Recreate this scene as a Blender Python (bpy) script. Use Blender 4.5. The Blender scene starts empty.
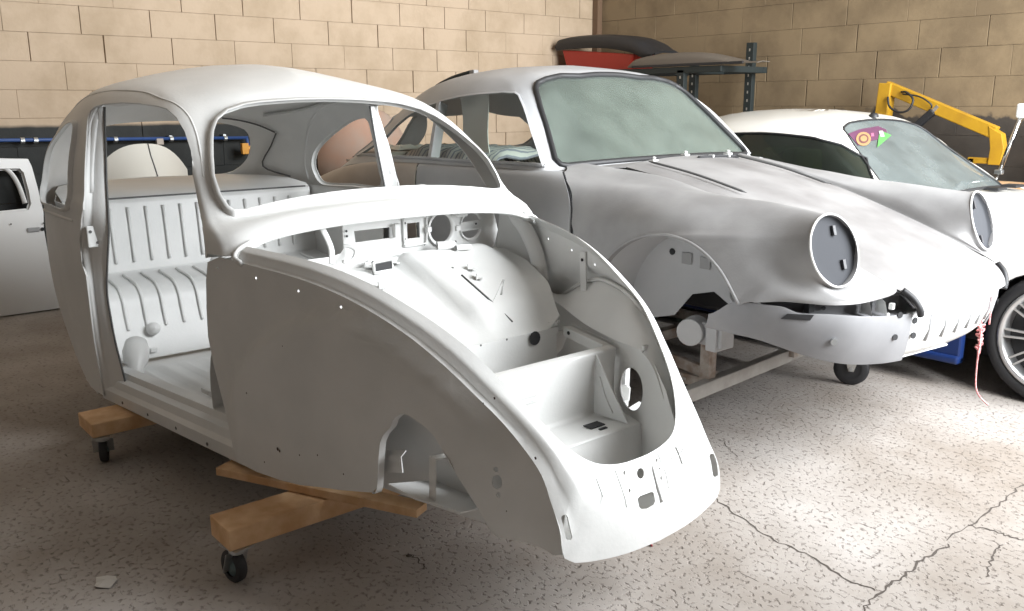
import bpy, bmesh, math, random
from mathutils import Vector, Matrix, noise
from mathutils.geometry import delaunay_2d_cdt
from mathutils.bvhtree import BVHTree

random.seed(7)
SC = bpy.context.scene
COL = SC.collection

# ------------------------------------------------------------------ camera, sky, daylight, exposure
F_PX, PITCH, ROLL, YAW = 880.0, 0.2255, -0.003, 0.8669
CAM = Vector((2.5, -1.66, 1.36))
def _cam_matrix():
    cp, sp = math.cos(PITCH), math.sin(PITCH)
    rx = Matrix(((1, 0, 0), (0, 0, -1), (0, 1, 0)))
    p = Matrix(((1, 0, 0), (0, cp, -sp), (0, sp, cp)))
    c, s = math.cos(ROLL), math.sin(ROLL)
    z = Matrix(((c, -s, 0), (s, c, 0), (0, 0, 1)))
    w = Matrix(((math.cos(YAW), math.sin(YAW), 0), (-math.sin(YAW), math.cos(YAW), 0), (0, 0, 1)))
    return z @ p @ rx @ w
M3 = _cam_matrix()          # rows: right, down, forward
cam_data = bpy.data.cameras.new('camera')
cam_data.sensor_width = 36.0
cam_data.lens = F_PX / 1024.0 * 36.0
cam_data.clip_start = 0.05
cam = bpy.data.objects.new('camera', cam_data)
COL.objects.link(cam)
_r, _d, _f = M3[0], M3[1], M3[2]
cam.matrix_world = Matrix(((_r[0], -_d[0], -_f[0], CAM.x), (_r[1], -_d[1], -_f[1], CAM.y), (_r[2], -_d[2], -_f[2], CAM.z), (0, 0, 0, 1)))
SC.camera = cam

SC.view_settings.view_transform = 'Standard'
SC.view_settings.look = 'None'
SC.view_settings.gamma = 1.0
SC.view_settings.exposure = 0.0

world = bpy.data.worlds.new('sky')
SC.world = world
world.use_nodes = True
_bg = world.node_tree.nodes['Background']
_bg.inputs['Color'].default_value = (0.86, 0.93, 1.0, 1)
_bg.inputs['Strength'].default_value = 1.2

ROOM = dict(x0=-4.2, x1=2.95, y0=-4.2, y1=5.19, z=6.4)
OPENING = dict(y0=1.2, y1=4.3, z0=1.0, z1=4.8)      # high opening in the front wall, unseen behind the camera, shaped to steer the daylight
_al = bpy.data.lights.new('opening_daylight', 'AREA')  # area light added just outside the unseen opening as its daylight
_al.shape = 'RECTANGLE'
_al.size = OPENING['y1'] - OPENING['y0']
_al.size_y = OPENING['z1'] - OPENING['z0']
_al.energy = 880
_al.color = (0.95, 0.98, 1.0)
_ao = bpy.data.objects.new('opening_daylight', _al)
COL.objects.link(_ao)
_ao.location = (ROOM['x1'] + 0.25, (OPENING['y0'] + OPENING['y1']) / 2, (OPENING['z0'] + OPENING['z1']) / 2)
_ao.rotation_euler = (math.radians(90), 0, math.radians(90))   # shines toward -X

# ------------------------------------------------------------------ photo rays: where a pixel meets a plane of the real scene
def ray(u, v):
    d = M3.transposed() @ Vector(((u - 512) / F_PX, (v - 305.5) / F_PX, 1.0))
    return d.normalized()
def at_x(u, v, x):
    d = ray(u, v); return CAM + d * ((x - CAM.x) / d.x)
def at_y(u, v, y):
    d = ray(u, v); return CAM + d * ((y - CAM.y) / d.y)
def at_z(u, v, z):
    d = ray(u, v); return CAM + d * ((z - CAM.z) / d.z)

# ------------------------------------------------------------------ materials
def mat(name, col, rough=0.5, metal=0.0, col2=None, scale=8.0, bump=0.0, bscale=60.0, detail=4.0, lo=0.35, hi=0.65, coat=0.0, spec=None):
    m = bpy.data.materials.new(name); m.use_nodes = True
    nt = m.node_tree; b = nt.nodes['Principled BSDF']
    b.inputs['Base Color'].default_value = (*col, 1)
    b.inputs['Roughness'].default_value = rough
    b.inputs['Metallic'].default_value = metal
    if spec is not None: b.inputs['Specular IOR Level'].default_value = spec
    if coat: b.inputs['Coat Weight'].default_value = coat
    if col2 or bump:
        tc = nt.nodes.new('ShaderNodeTexCoord')
    if col2:
        n = nt.nodes.new('ShaderNodeTexNoise'); n.inputs['Scale'].default_value = scale; n.inputs['Detail'].default_value = detail
        nt.links.new(tc.outputs['Object'], n.inputs['Vector'])
        r = nt.nodes.new('ShaderNodeValToRGB')
        r.color_ramp.elements[0].position = lo; r.color_ramp.elements[1].position = hi
        r.color_ramp.elements[0].color = (*col, 1); r.color_ramp.elements[1].color = (*col2, 1)
        nt.links.new(n.outputs['Fac'], r.inputs['Fac']); nt.links.new(r.outputs['Color'], b.inputs['Base Color'])
    if bump:
        n2 = nt.nodes.new('ShaderNodeTexNoise'); n2.inputs['Scale'].default_value = bscale; n2.inputs['Detail'].default_value = 5
        nt.links.new(tc.outputs['Object'], n2.inputs['Vector'])
        bp = nt.nodes.new('ShaderNodeBump'); bp.inputs['Strength'].default_value = bump; bp.inputs['Distance'].default_value = 0.01
        nt.links.new(n2.outputs['Fac'], bp.inputs['Height']); nt.links.new(bp.outputs['Normal'], b.inputs['Normal'])
    return m

# ------------------------------------------------------------------ object helpers
def link(o, parent=None):
    COL.objects.link(o)
    if parent is not None: o.parent = parent
    return o
def tag(o, label=None, cat=None, group=None, kind=None):
    if label: o['label'] = label
    if cat: o['category'] = cat
    if group: o['group'] = group
    if kind: o['kind'] = kind
    return o
def thing(name, label, cat, group=None, loc=(0, 0, 0)):
    o = bpy.data.objects.new(name, None); o.empty_display_size = 0.1
    o.location = loc
    link(o); tag(o, label, cat, group); return o
def mesh_obj(name, verts, faces, m, parent=None, smooth=True, solid=0.0, offset=-1.0, bevel=0.0, merge=0.0, recalc=False, label=None):
    me = bpy.data.meshes.new(name)
    me.from_pydata([tuple(v) for v in verts], [], [tuple(f) for f in faces])
    if merge or recalc:
        bm = bmesh.new(); bm.from_mesh(me)
        if merge: bmesh.ops.remove_doubles(bm, verts=bm.verts, dist=merge)
        if recalc: bmesh.ops.recalc_face_normals(bm, faces=bm.faces)
        bm.to_mesh(me); bm.free()
    if smooth:
        for p in me.polygons: p.use_smooth = True
    me.materials.append(m)
    o = bpy.data.objects.new(name, me); link(o, parent)
    if parent is not None and parent.type == 'EMPTY' and tuple(parent.location) != (0, 0, 0) and parent.get('_local') is None:
        o.matrix_parent_inverse = Matrix.Translation(-Vector(parent.location))
    if solid: thicken(me, solid, offset, smooth)
    if bevel:
        b = o.modifiers.new('bevel', 'BEVEL'); b.width = bevel; b.segments = 2; b.limit_method = 'ANGLE'
    if label: o['label'] = label
    return o
def thicken(me, th, offset=-1.0, smooth=True):
    """gives a sheet real thickness; rims get their own vertices so that edges stay crisp"""
    n = len(me.vertices); co = [v.co.copy() for v in me.vertices]; no = [v.normal.copy() for v in me.vertices]
    F = [tuple(p.vertices) for p in me.polygons]; a = th * (1 + offset) / 2; b = a - th
    V = [c + k * a for c, k in zip(co, no)] + [c + k * b for c, k in zip(co, no)]
    G = F + [tuple(i + n for i in f[::-1]) for f in F]; ns = len(G)
    cnt = {}
    for f in F:
        for i in range(len(f)):
            e = (f[i], f[(i + 1) % len(f)]); cnt[e] = cnt.get(e, 0) + 1
    for (i, j) in list(cnt):
        if (j, i) not in cnt:
            k = len(V); V += [V[i], V[j], V[j + n], V[i + n]]; G.append((k + 1, k, k + 3, k + 2))
    mats = list(me.materials)
    me.clear_geometry(); me.from_pydata([tuple(v) for v in V], [], G)
    for k, p in enumerate(me.polygons): p.use_smooth = smooth and k < ns
class MB:
    """collects simple solids into one mesh"""
    def __init__(s): s.v = []; s.f = []
    def add(s, v, f):
        k = len(s.v); s.v += [Vector(p) for p in v]; s.f += [tuple(i + k for i in q) for q in f]; return s
    def box(s, c, d, rot=None):
        c = Vector(c); R = rot or Matrix.Identity(3)
        v = [c + R @ Vector((sx * d[0] / 2, sy * d[1] / 2, sz * d[2] / 2)) for sx in (-1, 1) for sy in (-1, 1) for sz in (-1, 1)]
        return s.add(v, [(0, 1, 3, 2), (4, 6, 7, 5), (0, 4, 5, 1), (2, 3, 7, 6), (0, 2, 6, 4), (1, 5, 7, 3)])
    def bar(s, a, b, w, h, up=(0, 0, 1)):
        a, b = Vector(a), Vector(b); d = (b - a); L = d.length; x = d.normalized()
        y = Vector(up).cross(x)
        if y.length < 1e-4: y = Vector((0, 1, 0)).cross(x)
        y.normalize(); z = x.cross(y)
        R = Matrix((x, y, z)).transposed()
        return s.box((a + b) / 2, (L, w, h), R)
    def tube(s, path, r, n=8, cap=True, flat=1.0, up=None):
        path = [Vector(p) for p in path]; k0 = len(s.v); prev = None
        for i, p in enumerate(path):
            t = (path[min(i + 1, len(path) - 1)] - path[max(i - 1, 0)]).normalized()
            if up is not None: a = Vector(up).cross(t)
            elif prev is not None: a = prev - t * prev.dot(t)
            else: a = t.orthogonal()
            if a.length < 1e-5: a = t.orthogonal()
            a.normalize(); prev = a; b = t.cross(a)
            rr = r[i] if isinstance(r, (list, tuple)) else r
            for j in range(n):
                an = 2 * math.pi * j / n
                s.v.append(p + a * (rr * math.cos(an)) + b * (rr * flat * math.sin(an)))
        for i in range(len(path) - 1):
            for j in range(n):
                a0 = k0 + i * n + j; a1 = k0 + i * n + (j + 1) % n
                s.f.append((a0, a1, a1 + n, a0 + n))
        if cap:
            s.f.append(tuple(k0 + j for j in range(n))[::-1]); e = k0 + (len(path) - 1) * n
            s.f.append(tuple(e + j for j in range(n)))
        return s
    def lathe(s, prof, c, axis, n=24):
        """prof: (distance along axis, radius)"""
        c = Vector(c); x = Vector(axis).normalized(); a = x.orthogonal().normalized(); b = x.cross(a); k0 = len(s.v)
        for (t, r) in prof:
            for j in range(n):
                an = 2 * math.pi * j / n
                s.v.append(c + x * t + a * (r * math.cos(an)) + b * (r * math.sin(an)))
        for i in range(len(prof) - 1):
            for j in range(n):
                a0 = k0 + i * n + j; a1 = k0 + i * n + (j + 1) % n
                s.f.append((a0, a1, a1 + n, a0 + n))
        return s
    def prism(s, pts, off):
        off = Vector(off); n = len(pts); pts = [Vector(p) for p in pts]
        return s.add(pts + [p + off for p in pts], [tuple(range(n))[::-1], tuple(range(n, 2 * n))] + [(i, (i + 1) % n, (i + 1) % n + n, i + n) for i in range(n)])
    def build(s, name, m, parent=None, smooth=False, bevel=0.0, solid=0.0, recalc=True, merge=0.0, label=None):
        return mesh_obj(name, s.v, s.f, m, parent, smooth, solid, -1.0, bevel, merge, recalc, label)
def grid_obj(name, rows, m, parent=None, solid=0.0, smooth=True, closed=False, offset=-1.0, recalc=False, label=None, merge=0.0):
    nr, nc = len(rows), len(rows[0]); v = [p for r in rows for p in r]; f = []
    for i in range(nr - 1):
        for j in range(nc if closed else nc - 1):
            j2 = (j + 1) % nc
            f.append((i * nc + j, i * nc + j2, (i + 1) * nc + j2, (i + 1) * nc + j))
    return mesh_obj(name, v, f, m, parent, smooth, solid, offset, 0, merge, recalc, label)

def lerp(a, b, t): return a + (b - a) * t
def interp(tab, x):
    if x <= tab[0][0]: return tab[0][1]
    for (x0, y0), (x1, y1) in zip(tab, tab[1:]):
        if x <= x1: return lerp(y0, y1, (x - x0) / (x1 - x0))
    return tab[-1][1]
def sstep(a, b, x):
    t = min(1, max(0, (x - a) / (b - a))); return t * t * (3 - 2 * t)
def cr(p0, p1, p2, p3, t):
    return 0.5 * ((2 * p1) + (p2 - p0) * t + (2 * p0 - 5 * p1 + 4 * p2 - p3) * t * t + (3 * p1 - p0 - 3 * p2 + p3) * t ** 3)
def spline(pts, n=8, closed=False):
    pts = [Vector(p) for p in pts]; N = len(pts); out = []
    for i in range(N if closed else N - 1):
        if closed: q = [pts[(i + k) % N] for k in (-1, 0, 1, 2)]
        else: q = [pts[max(i - 1, 0)], pts[i], pts[i + 1], pts[min(i + 2, N - 1)]]
        for k in range(n): out.append(cr(*q, k / n))
    if not closed: out.append(pts[-1].copy())
    return out
def along(pts, t):
    L = [0]
    for a, b in zip(pts, pts[1:]): L.append(L[-1] + (b - a).length)
    s = t * L[-1]
    for i in range(len(pts) - 1):
        if s <= L[i + 1] or i == len(pts) - 2:
            k = (s - L[i]) / max(1e-9, L[i + 1] - L[i]); return pts[i].lerp(pts[i + 1], min(1, max(0, k)))
def resample(pts, n): return [along(pts, i / (n - 1)) for i in range(n)]

class Net:
    """bicubic control net: rows[i][j] -> S(u=j, v=i)"""
    def __init__(s, rows, cyc=False, topmirror=False):
        s.P = [[Vector(p) for p in r] for r in rows]; s.nv, s.nu = len(rows), len(rows[0]); s.cyc = cyc; s.tm = topmirror
    def pt(s, j, i):
        if s.cyc: j %= s.nu
        else: j = min(max(j, 0), s.nu - 1)
        if i >= s.nv and s.tm:
            p = s.P[s.nv - 2][j]; return Vector((p.x, 2 * s.P[-1][j].y - p.y, p.z))
        return s.P[min(max(i, 0), s.nv - 1)][j]
    def __call__(s, u, v):
        j = int(math.floor(u)); i = int(math.floor(v))
        if not s.cyc: j = min(max(j, 0), s.nu - 2)
        i = min(max(i, 0), s.nv - 2)
        tu, tv = u - j, v - i
        c = [cr(s.pt(j - 1, i + k), s.pt(j, i + k), s.pt(j + 1, i + k), s.pt(j + 2, i + k), tu) for k in (-1, 0, 1, 2)]
        return cr(*c, tv)
class Tracer:
    """finds the surface parameters where a ray meets fn(u,v)"""
    def __init__(s, fn, u0, u1, v0, v1, nu, nv):
        V = []; s.uv = []; T = []
        for i in range(nv + 1):
            for j in range(nu + 1):
                q = (lerp(u0, u1, j / nu), lerp(v0, v1, i / nv)); s.uv.append(q); V.append(fn(*q))
        for i in range(nv):
            for j in range(nu):
                a = i * (nu + 1) + j; b = a + 1; c = a + nu + 1; d = c + 1
                T += [(a, b, d), (a, d, c)]
        s.V, s.T = V, T; s.b = BVHTree.FromPolygons(V, T)
    def __call__(s, o, d):
        p, n, k, dist = s.b.ray_cast(o, d)
        if p is None:
            p, n, k, dist = s.b.find_nearest(o + d * ((s.V[len(s.V) // 2] - o).dot(d)))
        a, b, c = (s.V[i] for i in s.T[k]); A, B, Cc = (Vector(s.uv[i]) for i in s.T[k])
        e0, e1, e2 = b - a, c - a, p - a
        d00, d01, d11, d20, d21 = e0.dot(e0), e0.dot(e1), e1.dot(e1), e2.dot(e0), e2.dot(e1)
        den = d00 * d11 - d01 * d01
        if abs(den) < 1e-14: return A
        v = (d11 * d20 - d01 * d21) / den; w = (d00 * d21 - d01 * d20) / den
        return A * (1 - v - w) + B * v + Cc * w
    def px(s, u, v): return s(CAM, ray(u, v))

def inside(pt, poly):
    x, y = pt; c = False; n = len(poly); j = n - 1
    for i in range(n):
        xi, yi = poly[i][0], poly[i][1]; xj, yj = poly[j][0], poly[j][1]
        if (yi > y) != (yj > y) and x < (xj - xi) * (y - yi) / (yj - yi) + xi: c = not c
        j = i
    return c
def densify(poly, mu, mv, step, closed=True):
    out = []; n = len(poly)
    for i in range(n if closed else n - 1):
        a, b = Vector(poly[i][:2]), Vector(poly[(i + 1) % n][:2])
        L = math.hypot((b.x - a.x) * mu, (b.y - a.y) * mv); k = max(1, int(math.ceil(L / step)))
        for q in range(k): out.append(a.lerp(b, q / k))
    if not closed: out.append(Vector(poly[-1][:2]))
    return out
def panel(name, fn, outline, holes, m, parent=None, mu=1.0, mv=1.0, step=0.03, solid=0.004, flip=False, merge=0.0, lips=(), lipmat=None, lipname='flange', offset=-1.0, edge=None, label=None):
    """a sheet fn(u,v) trimmed to an outline with real holes; lips = per hole (inset, depth) flange"""
    edge = edge or step
    loops = [densify(outline, mu, mv, edge)] + [densify(h, mu, mv, min(edge, 0.02)) for h in holes]
    V = []; E = []; loc = []
    for L in loops:
        k = len(V); n = len(L); V += [Vector((p.x * mu, p.y * mv)) for p in L]; E += [(k + i, k + (i + 1) % n) for i in range(n)]; loc.append((k, n))
    P = [[(p.x * mu, p.y * mv) for p in L] for L in loops]
    cell = step; H = {}
    for p in V: H.setdefault((int(p.x // cell), int(p.y // cell)), []).append(p)
    xs = [p[0] for p in P[0]]; ys = [p[1] for p in P[0]]
    y = min(ys) + step * 0.5
    row = 0
    while y < max(ys):
        x = min(xs) + step * (0.5 + 0.25 * (row % 2))
        while x < max(xs):
            if inside((x, y), P[0]) and not any(inside((x, y), h) for h in P[1:]):
                ci, cj = int(x // cell), int(y // cell)
                ok = True
                for a in (-1, 0, 1):
                    for b in (-1, 0, 1):
                        for q in H.get((ci + a, cj + b), ()):
                            if (q.x - x) ** 2 + (q.y - y) ** 2 < (0.55 * step) ** 2: ok = False; break
                        if not ok: break
                    if not ok: break
                if ok: V.append(Vector((x, y)))
            x += step
        y += step; row += 1
    rv, re, rf, *_ = delaunay_2d_cdt(V, E, [], 0, 1e-7)
    F = []
    for t in rf:
        c = ((rv[t[0]].x + rv[t[1]].x + rv[t[2]].x) / 3, (rv[t[0]].y + rv[t[1]].y + rv[t[2]].y) / 3)
        if inside(c, P[0]) and not any(inside(c, h) for h in P[1:]): F.append(tuple(t)[::-1] if flip else tuple(t))
    W = [fn(p.x / mu, p.y / mv) for p in rv]
    o = mesh_obj(name, W, F, m, parent, True, solid, offset, 0, merge, label=label)
    s = -1 if flip else 1
    for h, lp in zip(loops[1:], lips):
        if not lp: continue
        inset, depth = lp
        add_lip(lipname, fn, h, inset, depth, lipmat or m, parent, s, mu, mv)
    return o
def normal_at(fn, u, v, mu, mv, s=1):
    eu, ev = 0.004 / mu, 0.004 / mv
    a = fn(u + eu, v) - fn(u - eu, v); b = fn(u, v + ev) - fn(u, v - ev)
    n = a.cross(b); return (n.normalized() if n.length > 1e-12 else Vector((0, 0, 1))) * s
def add_lip(name, fn, loop, inset, depth, m, parent, s=1, mu=1, mv=1, closed=True):
    P = [fn(p[0], p[1]) for p in loop]; N = [normal_at(fn, p[0], p[1], mu, mv, s) for p in loop]
    n = len(P); c = sum(P, Vector()) / n; rows = [[], [], []]
    for i in range(n):
        t = (P[(i + 1) % n] - P[i - 1]) if closed else (P[min(i + 1, n - 1)] - P[max(i - 1, 0)])
        q = N[i].cross(t); q = q.normalized() if q.length > 1e-9 else Vector()
        if q.dot(c - P[i]) < 0 and closed: q = -q
        rows[0].append(P[i] + N[i] * 0.001); rows[1].append(P[i] - N[i] * depth + q * inset * 0.25); rows[2].append(P[i] - N[i] * depth + q * inset)
    return grid_obj(name, rows, m, parent, 0.003, True, closed)
def ell(cu, cv, ru, rv, n=24, a0=0):
    return [(cu + ru * math.cos(a0 + 2 * math.pi * i / n), cv + rv * math.sin(a0 + 2 * math.pi * i / n)) for i in range(n)]
def rrect(u0, v0, u1, v1, r, n=4):
    out = []
    for cx, cy, a in ((u1 - r, v1 - r, 0), (u0 + r, v1 - r, 90), (u0 + r, v0 + r, 180), (u1 - r, v0 + r, 270)):
        for k in range(n + 1):
            t = math.radians(a + 90 * k / n); out.append((cx + r * math.cos(t), cy + r * math.sin(t)))
    return out
def disc(name, c, nrm, r, m, parent, th=0.002, n=16):
    MB().lathe([(0, 1e-4), (0, r), (th, r), (th, 1e-4)], c, nrm, n).build(name, m, parent, smooth=False, merge=1e-5)
# ------------------------------------------------------------------ materials used all over
M = {}
M['shell_white'] = mat('shell_white_primer', (0.66, 0.665, 0.655), 0.42, 0, (0.72, 0.72, 0.71), 5, 0.05, 90)
M['primer_grey'] = mat('dusty_grey_primer', (0.24, 0.235, 0.235), 0.55, 0, (0.36, 0.355, 0.355), 3.2, 0.05, 120, 6)
M['primer_side'] = mat('grey_primer', (0.36, 0.365, 0.375), 0.5, 0, (0.46, 0.46, 0.465), 2.2, 0.04, 140, 5)
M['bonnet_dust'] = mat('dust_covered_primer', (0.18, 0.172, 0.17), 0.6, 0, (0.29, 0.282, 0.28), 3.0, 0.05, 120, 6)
M['bumper_grey'] = mat('toned_down_bumper_primer', (0.22, 0.22, 0.23), 0.6, 0, (0.29, 0.29, 0.30), 4.0)  # darker copy of the side primer, offsets the strong light on the nose
M['white_paint'] = mat('white_car_paint', (0.80, 0.79, 0.75), 0.25, 0, coat=0.4)
M['door_white'] = mat('door_white', (0.78, 0.78, 0.77), 0.35)
M['black'] = mat('black_rubber', (0.018, 0.018, 0.02), 0.55)
M['dark_hole'] = mat('dark_cavity', (0.03, 0.03, 0.032), 0.8)
M['seam'] = mat('dark_sealer', (0.10, 0.10, 0.10), 0.7)
M['pine'] = mat('pine_timber', (0.62, 0.36, 0.18), 0.7, 0, (0.78, 0.52, 0.30), 14, 0.15, 80)
M['zinc'] = mat('zinc_plate', (0.55, 0.57, 0.58), 0.35, 0.9)
M['caster_grey'] = mat('grey_caster_rubber', (0.035, 0.037, 0.04), 0.6)
M['hub_blue'] = mat('caster_hub', (0.20, 0.28, 0.30), 0.5, 0.3)
M['rust'] = mat('rusty_steel', (0.24, 0.17, 0.13), 0.75, 0.1, (0.46, 0.42, 0.38), 16, 0.2, 90)
M['steel_pale'] = mat('pale_steel', (0.34, 0.315, 0.29), 0.6, 0.1, (0.42, 0.40, 0.375), 12)
M['yellow'] = mat('yellow_enamel', (0.46, 0.255, 0.015), 0.45, 0, (0.38, 0.20, 0.015), 9)
M['blue'] = mat('blue_pipe_paint', (0.03, 0.075, 0.23), 0.5)
M['red'] = mat('red_paint', (0.33, 0.02, 0.012), 0.4)
M['rack'] = mat('green_black_steel', (0.014, 0.02, 0.02), 0.6, 0.0)
M['chrome'] = mat('chrome', (0.8, 0.8, 0.8), 0.18, 1.0)
M['alloy'] = mat('alloy_wheel', (0.60, 0.60, 0.60), 0.3, 0.8)
M['alloy_dark'] = mat('dark_alloy', (0.07, 0.07, 0.075), 0.4, 0.6)
M['peach'] = mat('orange_primer', (0.42, 0.24, 0.165), 0.7, 0, (0.36, 0.29, 0.24), 3)
M['beige'] = mat('beige_primer', (0.42, 0.36, 0.31), 0.6, 0, (0.50, 0.44, 0.39), 4)
M['blue_dark'] = mat('blue_body_panel', (0.01, 0.03, 0.13), 0.4)
M['string'] = mat('pink_string', (0.70, 0.16, 0.18), 0.8, 0, (0.85, 0.55, 0.52), 120)
M['paper'] = mat('paper_scrap', (0.55, 0.52, 0.48), 0.9)

# glass: clear with a greenish tint under a film of dust
def glass(name, tint, dust, amount, rough=0.03):
    m = bpy.data.materials.new(name); m.use_nodes = True; nt = m.node_tree
    out = nt.nodes['Material Output']; nt.nodes.remove(nt.nodes['Principled BSDF'])
    tr = nt.nodes.new('ShaderNodeBsdfTransparent'); tr.inputs['Color'].default_value = (*tint, 1)
    gl = nt.nodes.new('ShaderNodeBsdfGlossy'); gl.inputs['Roughness'].default_value = rough
    df = nt.nodes.new('ShaderNodeBsdfDiffuse'); df.inputs['Color'].default_value = (*dust, 1)
    fr = nt.nodes.new('ShaderNodeFresnel'); fr.inputs['IOR'].default_value = 1.5
    m1 = nt.nodes.new('ShaderNodeMixShader'); m2 = nt.nodes.new('ShaderNodeMixShader')
    tc = nt.nodes.new('ShaderNodeTexCoord'); no = nt.nodes.new('ShaderNodeTexNoise'); no.inputs['Scale'].default_value = 4; no.inputs['Detail'].default_value = 6
    mr = nt.nodes.new('ShaderNodeMapRange'); mr.inputs['From Min'].default_value = 0.3; mr.inputs['From Max'].default_value = 0.7
    mr.inputs['To Min'].default_value = amount * 0.7; mr.inputs['To Max'].default_value = min(1, amount * 1.3)
    nt.links.new(tc.outputs['Object'], no.inputs['Vector']); nt.links.new(no.outputs['Fac'], mr.inputs['Value'])
    nt.links.new(fr.outputs['Fac'], m1.inputs['Fac']); nt.links.new(tr.outputs[0], m1.inputs[1]); nt.links.new(gl.outputs[0], m1.inputs[2])
    nt.links.new(mr.outputs[0], m2.inputs['Fac']); nt.links.new(m1.outputs[0], m2.inputs[1]); nt.links.new(df.outputs[0], m2.inputs[2])
    nt.links.new(m2.outputs[0], out.inputs['Surface'])
    return m
M['screen'] = glass('dusty_windscreen', (0.85, 0.92, 0.87), (0.36, 0.40, 0.37), 0.15)
M['screen2'] = glass('hazy_windscreen', (0.35, 0.42, 0.40), (0.32, 0.36, 0.36), 0.30)
M['sideglass'] = glass('dark_green_glass', (0.35, 0.48, 0.36), (0.05, 0.06, 0.05), 0.3)

# ------------------------------------------------------------------ floor: worn concrete
def floor_material():
    m = bpy.data.materials.new('worn_concrete'); m.use_nodes = True; nt = m.node_tree; b = nt.nodes['Principled BSDF']
    N = nt.nodes.new; L = nt.links.new
    tc = N('ShaderNodeTexCoord')
    big = N('ShaderNodeTexNoise'); big.inputs['Scale'].default_value = 0.9; big.inputs['Detail'].default_value = 7; big.inputs['Roughness'].default_value = 0.6
    L(tc.outputs['Object'], big.inputs['Vector'])
    r1 = N('ShaderNodeValToRGB'); e = r1.color_ramp.elements
    e[0].position = 0.32; e[0].color = (0.25, 0.21, 0.175, 1); e[1].position = 0.66; e[1].color = (0.50, 0.465, 0.44, 1)
    L(big.outputs['Fac'], r1.inputs['Fac'])
    # combed strokes left by the screed
    mp = N('ShaderNodeMapping'); mp.inputs['Rotation'].default_value = (0, 0, math.radians(64)); mp.inputs['Scale'].default_value = (7, 60, 1)
    L(tc.outputs['Object'], mp.inputs['Vector'])
    st = N('ShaderNodeTexNoise'); st.inputs['Scale'].default_value = 1.0; st.inputs['Detail'].default_value = 3; st.inputs['Roughness'].default_value = 0.55
    L(mp.outputs[0], st.inputs['Vector'])
    r2 = N('ShaderNodeValToRGB'); e = r2.color_ramp.elements; e[0].position = 0.25; e[0].color = (0.45, 0.44, 0.43, 1); e[1].position = 0.32; e[1].color = (1, 1, 1, 1)
    L(st.outputs['Fac'], r2.inputs['Fac'])
    pit = N('ShaderNodeTexNoise'); pit.inputs['Scale'].default_value = 55; pit.inputs['Detail'].default_value = 4
    L(tc.outputs['Object'], pit.inputs['Vector'])
    r3 = N('ShaderNodeValToRGB'); e = r3.color_ramp.elements; e[0].position = 0.30; e[0].color = (0.55, 0.52, 0.50, 1); e[1].position = 0.45; e[1].color = (1, 1, 1, 1)
    L(pit.outputs['Fac'], r3.inputs['Fac'])
    mx = N('ShaderNodeMixRGB'); mx.blend_type = 'MULTIPLY'; mx.inputs[0].default_value = 1; L(r1.outputs[0], mx.inputs[1]); L(r2.outputs[0], mx.inputs[2])
    mx2 = N('ShaderNodeMixRGB'); mx2.blend_type = 'MULTIPLY'; mx2.inputs[0].default_value = 0.8; L(mx.outputs[0], mx2.inputs[1]); L(r3.outputs[0], mx2.inputs[2])
    L(mx2.outputs[0], b.inputs['Base Color'])
    b.inputs['Roughness'].default_value = 0.75
    add = N('ShaderNodeMath'); add.operation = 'ADD'; L(r2.outputs[0], add.inputs[0]); L(r3.outputs[0], add.inputs[1])
    bp = N('ShaderNodeBump'); bp.inputs['Strength'].default_value = 0.8; bp.inputs['Distance'].default_value = 0.010
    L(add.outputs[0], bp.inputs['Height']); L(bp.outputs[0], b.inputs['Normal'])
    return m
M['floor'] = floor_material()
x0, x1, y0, y1, zc = ROOM['x0'], ROOM['x1'], ROOM['y0'], ROOM['y1'], ROOM['z']
fl = MB().box(((x0 + x1 + 3) / 2, (y0 + y1) / 2, -0.1), (x1 - x0 + 3.4, y1 - y0 + 0.4, 0.2)).build('floor', M['floor']); fl['kind'] = 'structure'

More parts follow.
